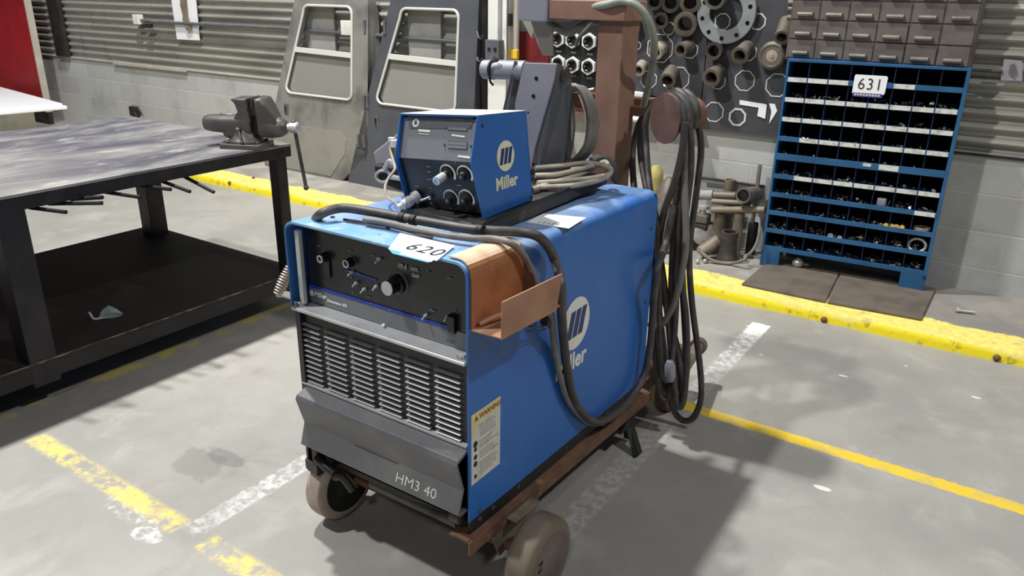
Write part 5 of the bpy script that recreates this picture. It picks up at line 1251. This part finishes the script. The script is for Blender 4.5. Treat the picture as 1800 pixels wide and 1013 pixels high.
for x, y, x2, y2, r, reach, mt, lb in fits:
    R_ = r*S_*.93; b = WQ(x2, y2, 4.645); f = WQ(x, y, 4.645-reach)
    o = MB().pipe(b, f, R_, R_*.70, 24).build('pipe_fitting', mt); tag(o, lb, 'fitting', 'pipe fittings on the grey boards')
    d = (f-b).normalized()
    MB().pipe(f-d*.014, f+d*.002, R_*1.10, R_*.80, 24).build('collar', mt, o)
    MB().cyl(b+(f-b)*.3, b+(f-b)*.32, R_*.70, n=20).build('bore', 'gloss_black', o)
# flange
c = WQ(1277, 22, 4.62); R_ = 49*S_*.93
fl = empty('pipe_flange', (c.x, 4.62, c.z-R_), 'large round pale grey bolted pipe flange hanging on the dark board', 'flange')
MB().pipe(c+Yd*.02, c-Yd*.01, R_, R_*.56, 48).build('plate', 'flange_grey', fl, .002)
for k in range(10):
    t = 2*PI*k/10+.25; MB().cyl(c+Vector((R_*.82*math.cos(t), -.0105, R_*.82*math.sin(t))), c+Vector((R_*.82*math.cos(t), -.012, R_*.82*math.sin(t))), .012, n=14).build('bolt_hole', 'gloss_black', fl)
m = MB(); cc = WQ(1270, 38, 4.635); outline(m, 1270, 38, 13*S_, 8, .006, 4.637); m.build('painted_outline', 'outline_white', b3)
b_, f_ = WQ(1260, 0, 4.64), WQ(1254, -8, 4.54)
o = MB().pipe(WQ(1264, -4, 4.64), WQ(1256, -2, 4.52), 15*S_, 11*S_, 24).build('pipe_fitting', 'iron_tan'); tag(o, 'coupling poking through the top of the round flange', 'fitting', 'pipe fittings on the grey boards')
MB().cyl(WQ(1262, -3, 4.60), WQ(1262, -3, 4.598), 11*S_, n=20).build('bore', 'gloss_black', o)
# round cap
c = WQ(1357, 98, 4.60)
cp = empty('round_cap', (c.x, 4.62, c.z-.08), 'large round tan cap with a raised centre at the top left of the blue rack', 'cap')
MB().lathe(c+Yd*.04, (0, -1, 0), [(0, .078), (.035, .080), (.045, .074), (.05, .060), (.046, .056)], 36).build('rim', 'iron_tan', cp)
MB().lathe(c, (0, -1, 0), [(0, .054), (.004, .052), (.008, .012), (.012, .010)], 30).build('face', 'hw_tan', cp)
# small drawer-side rods of hardware left of the cabinet
for i, (x, y) in enumerate(((1386, 5), (1386, 16), (1385, 31))):
    c = WQ(x, y, 4.55); tag(MB().cyl(c, c+Vector((.05, 0, 0)), .016, n=12).build('short_nipple', 'iron_tan'), ['top', 'middle', 'bottom'][i]+' of three short nipples beside the drawer cabinet left edge', 'nipple', 'short nipples beside the cabinet')
# rust channel under the left board
q0, q1, q2, q3 = WQ(1085, 160, 4.58), WQ(1240, 181, 4.58), WQ(1240, 224, 4.58), WQ(1085, 205, 4.58)
ch = MB().box(-2.85, -1.725, 4.56, 4.675, .930, .938).box(-2.85, -1.725, 4.655, 4.675, .80, .930).box(-2.85, -1.725, 4.56, 4.66, .795, .803).build('steel_channel', 'rust_brown'); tag(ch, 'rusty steel channel fixed under the grey fittings board', 'channel')
tag(MB().cyl(WQ(1085, 205, 4.57), WQ(1133, 212, 4.57), .018, n=14).build('white_pipe', 'white_paint'), 'short white pipe lying in the rusty channel right of the brown post', 'pipe')
tag(MB().box(WQ(1112, 165, 4.60).x, WQ(1133, 165, 4.60).x, 4.58, 4.64, .939, .965).build('parts_box', 'white_paint', bevel=.003), 'small pale box on the ledge under the grey fittings board', 'box')

# ------------------------------------------------------------------ pipe pile beside the rack
Yp = 4.45
def Q4(x, y, d=Yp): return PY(x, y, d)
def P_cyl(name, a, b, r, mt, lb, cat='pipe', hollow=True, grp='pipe offcuts piled beside the rack'):
    m = MB().pipe(a, b, r, r*.8, 20) if hollow else MB().cyl(a, b, r, n=20)
    return tag(m.build(name, mt), lb, cat, grp)
def stand(px, ptop, d, r, mt, name, lb, grp='pipe offcuts piled beside the rack'):
    t = Q4(px, ptop, d); return tag(MB().pipe((t.x, d, .062), (t.x, d, t.z), r, r*.8, 22).build(name, mt), lb, 'pipe', grp)
stand(1269, 374, 4.50, .046, 'iron_tan', 'pipe_offcut', 'wide brown upright pipe in the pile left of the blue rack')
stand(1300, 374, 4.46, .032, 'tan_steel', 'pipe_offcut', 'slim tan upright pipe in the pile nearest the blue rack')
stand(1284, 316, 4.62, .034, 'tan_steel', 'pipe_offcut', 'tall tan upright pipe at the back of the pile against the wall')
stand(1325, 392, 4.60, .03, 'dark_steel', 'pipe_offcut', 'dark upright pipe hidden between the slim tan pipe and the rack')
P_cyl('pipe_offcut', Q4(1252, 369, 4.44), Q4(1345, 369, 4.44), .020, 'tan_steel', 'long tan pipe lying level across the front of the pile')
P_cyl('pipe_offcut', Q4(1252, 354, 4.48), Q4(1318, 358, 4.48), .017, 'tan_steel', 'thinner tan pipe lying just above the level front pipe')
P_cyl('pipe_offcut', Q4(1255, 343, 4.52), Q4(1294, 345, 4.52), .026, 'iron_tan', 'brown pipe lying left of the round pipe mouth')
P_cyl('pipe_offcut', Q4(1224, 343, 4.55), Q4(1254, 343, 4.55), .030, 'block_grey', 'pale grey pipe stub at the upper left of the pile')
mouth = P_cyl('pipe_offcut', Q4(1306, 344, 4.38), Q4(1330, 340, 4.62), .044, 'iron_tan', 'thick pipe whose round open mouth faces out of the pile')
c = Q4(1305, 345, 4.40); MB().cyl(c, c+Yd*.002, .034, n=18).build('bore', 'gloss_black', mouth)
c = Q4(1276, 452, 4.34)
rd = MB().lathe((c.x, 4.36, .062), Zd, [(0, .062), (.03, .060), (.045, .052), (.13, .046), (.16, .050), (.17, .048)], 26).pipe((c.x, 4.36, .232), (c.x, 4.36, .245), .05, .036, 26)
red_ = tag(rd.build('pipe_reducer', 'iron_pipe'), 'dark flared iron reducer standing at the front of the pile', 'reducer')
MB().cyl((c.x, 4.36, .238), (c.x, 4.36, .240), .038, n=20).build('bore', 'gloss_black', red_)
P_cyl('pipe_offcut', Q4(1262, 424, 4.38), Q4(1232, 444, 4.30), .040, 'tan_steel', 'short fat tan pipe lying against the dark flared reducer', grp='pipe offcuts piled beside the rack')
c = Q4(1240, 414, 4.44); tag(MB().lathe(c, Vector((.25, -.8, .75)), [(0, .075), (.010, .078), (.016, .05)], 30).build('blank_disc', 'dull_steel'), 'dull grey round steel disc leaning back in the pipe pile', 'disc')
c = Q4(1236, 375, 4.50)
vf = empty('gate_valve', (c.x, 4.5, c.z-.09), 'small worn gate valve resting at the left of the pipe pile', 'valve')
MB().box(c.x-.045, c.x+.045, 4.46, 4.53, c.z-.06, c.z-.0).build('body', 'iron_tan', vf, .010)
MB().lathe((c.x, 4.49, c.z), Zd, [(0, .02), (.03, .02), (.032, .036), (.05, .034), (.055, .012)], 16).build('bonnet', 'hw_bright', vf)
MB().box(c.x-.05, c.x+.05, 4.44, 4.56, .062, c.z-.06).build('pedestal', 'dark_steel', vf, .004)
tag(MB().tube(catmull([Q4(1226, 438, 4.28), Q4(1240, 450, 4.26), PZ(1257, 460, .075), PZ(1285, 463, .075), Q4(1306, 458, 4.28), Q4(1312, 450, 4.3)], 8), .010, 8).build('scrap_hose', 'cable_grey'), 'grey hose curling round the foot of the dark flared reducer', 'hose')
tag(MB().tube(catmull([Q4(1308, 452, 4.34), Q4(1320, 444, 4.34), Q4(1330, 428, 4.36), Q4(1336, 405, 4.38)], 6), .009, 8).build('scrap_hose', 'cable_grey'), 'grey hose rising from the pile towards the left side of the rack', 'hose')
for i, (x, y) in enumerate(((1301, 456), (1226, 460), (1239, 459), (1212, 424))):
    g = PZ(x, y, .075); tag(MB().sphere(g, .013, 10, 1.1).build('bright_nut', 'hw_bright'), ['rightmost bright nut on the platform at the pile foot', 'left bright nut of the pair in front of the pile', 'right bright nut of the pair in front of the pile', 'bright nut behind the hanging cables'][i], 'nut')
a = Q4(1337, 290, 4.60); tag(MB().box(a.x-.012, a.x+.006, 4.59, 4.61, .062, a.z).build('flat_bar', 'tan_steel'), 'thin upright flat bar standing against the left side of the blue rack', 'bar')
a, b = Q4(1232, 312, 4.64), Q4(1345, 328, 4.64)
lp = empty('wall_strip', ((a.x+b.x)/2, 4.66, a.z-.12), 'long pale steel strip with dark slots leaning on the wall behind the pile', 'strip')
MB().prism([a, b, Q4(1345, 352, 4.64), Q4(1232, 336, 4.64)], (0, .01, 0)).build('strip', 'block_grey', lp)
MB().prism([Q4(x, y, 4.636) for x, y in ((1242, 321), (1276, 325), (1276, 331), (1242, 327))], (0, .003, 0)).prism([Q4(x, y, 4.636) for x, y in ((1296, 325), (1338, 328), (1338, 334), (1296, 331))], (0, .003, 0)).build('slot', 'panel_grey', lp)
MB().cyl(a+Vector((0, -.005, .004)), b+Vector((0, -.005, .004)), .006, n=8).build('top_edge', 'dull_steel', lp)
# items behind the hanging cables
c = Q4(1153, 300, 4.5)
yb = MB().lathe((c.x, 4.5, .062), Zd, [(0, .05), (.40, .05), (c.z-.062, .045), (c.z-.03, .02)], 20)
tag(yb.build('yellow_bollard', 'yellow_paint'), 'pale yellow upright post seen between the hanging cables and the blue machine', 'post')
c = Q4(1172, 350, 4.40)
tag(MB().lathe((c.x, 4.42, .12), Zd, [(0, .13), (.20, .12), (.34, .05), (.38, .02)], 22).build('grey_hopper', 'iron_tan'), 'grey brown cone-topped vessel behind the hanging cables', 'vessel')
tag(MB().box(c.x-.10, c.x+.16, 4.30, 4.40, .062, .12).build('wood_block', 'wood', bevel=.004), 'worn wood block on the platform behind the hanging cables', 'block')
tag(MB().tube(catmull([PZ(1156, 435, .075), PZ(1168, 442, .075), PZ(1184, 441, .08)], 5), .012, 8).build('scrap_hose', 'cable_black'), 'short dark hose on the platform behind the hanging cables', 'hose')
# ------------------------------------------------------------------ light: high bay lamps and the dim hall
def lamp(name, loc, power, size, col=(1, .995, .97), target=None, shape='DISK'):
    l = bpy.data.lights.new(name, 'AREA'); l.energy = power; l.size = size; l.color = col; l.shape = shape
    o = bpy.data.objects.new(name, l); COL.objects.link(o); o.location = loc
    d = Vector(target or (loc[0], loc[1], 0))-Vector(loc); o.rotation_euler = d.to_track_quat('-Z', 'Y').to_euler(); return o
lamp('bay_lamp', (-4.1, 2.3, 7.4), 640, .35)
lamp('bay_lamp', (-4.1, -1.1, 7.4), 540, .35)
lamp('bay_lamp', (3.7, 2.7, 7.2), 215, .32, target=(0, 2, 0))
lamp('bay_lamp', (1.6, -4.0, 6.0), 95, .5, target=(-1, 2, 0))
w = bpy.data.worlds.new('hall'); SC.world = w; w.use_nodes = True
w.node_tree.nodes['Background'].inputs[0].default_value = (.80, .86, 1.0, 1); w.node_tree.nodes['Background'].inputs[1].default_value = .075
vs_ = SC.view_settings; vs_.view_transform = 'Standard'; vs_.look = 'None'; vs_.gamma = 1; vs_.exposure = 0.0; vs_.use_curve_mapping = False
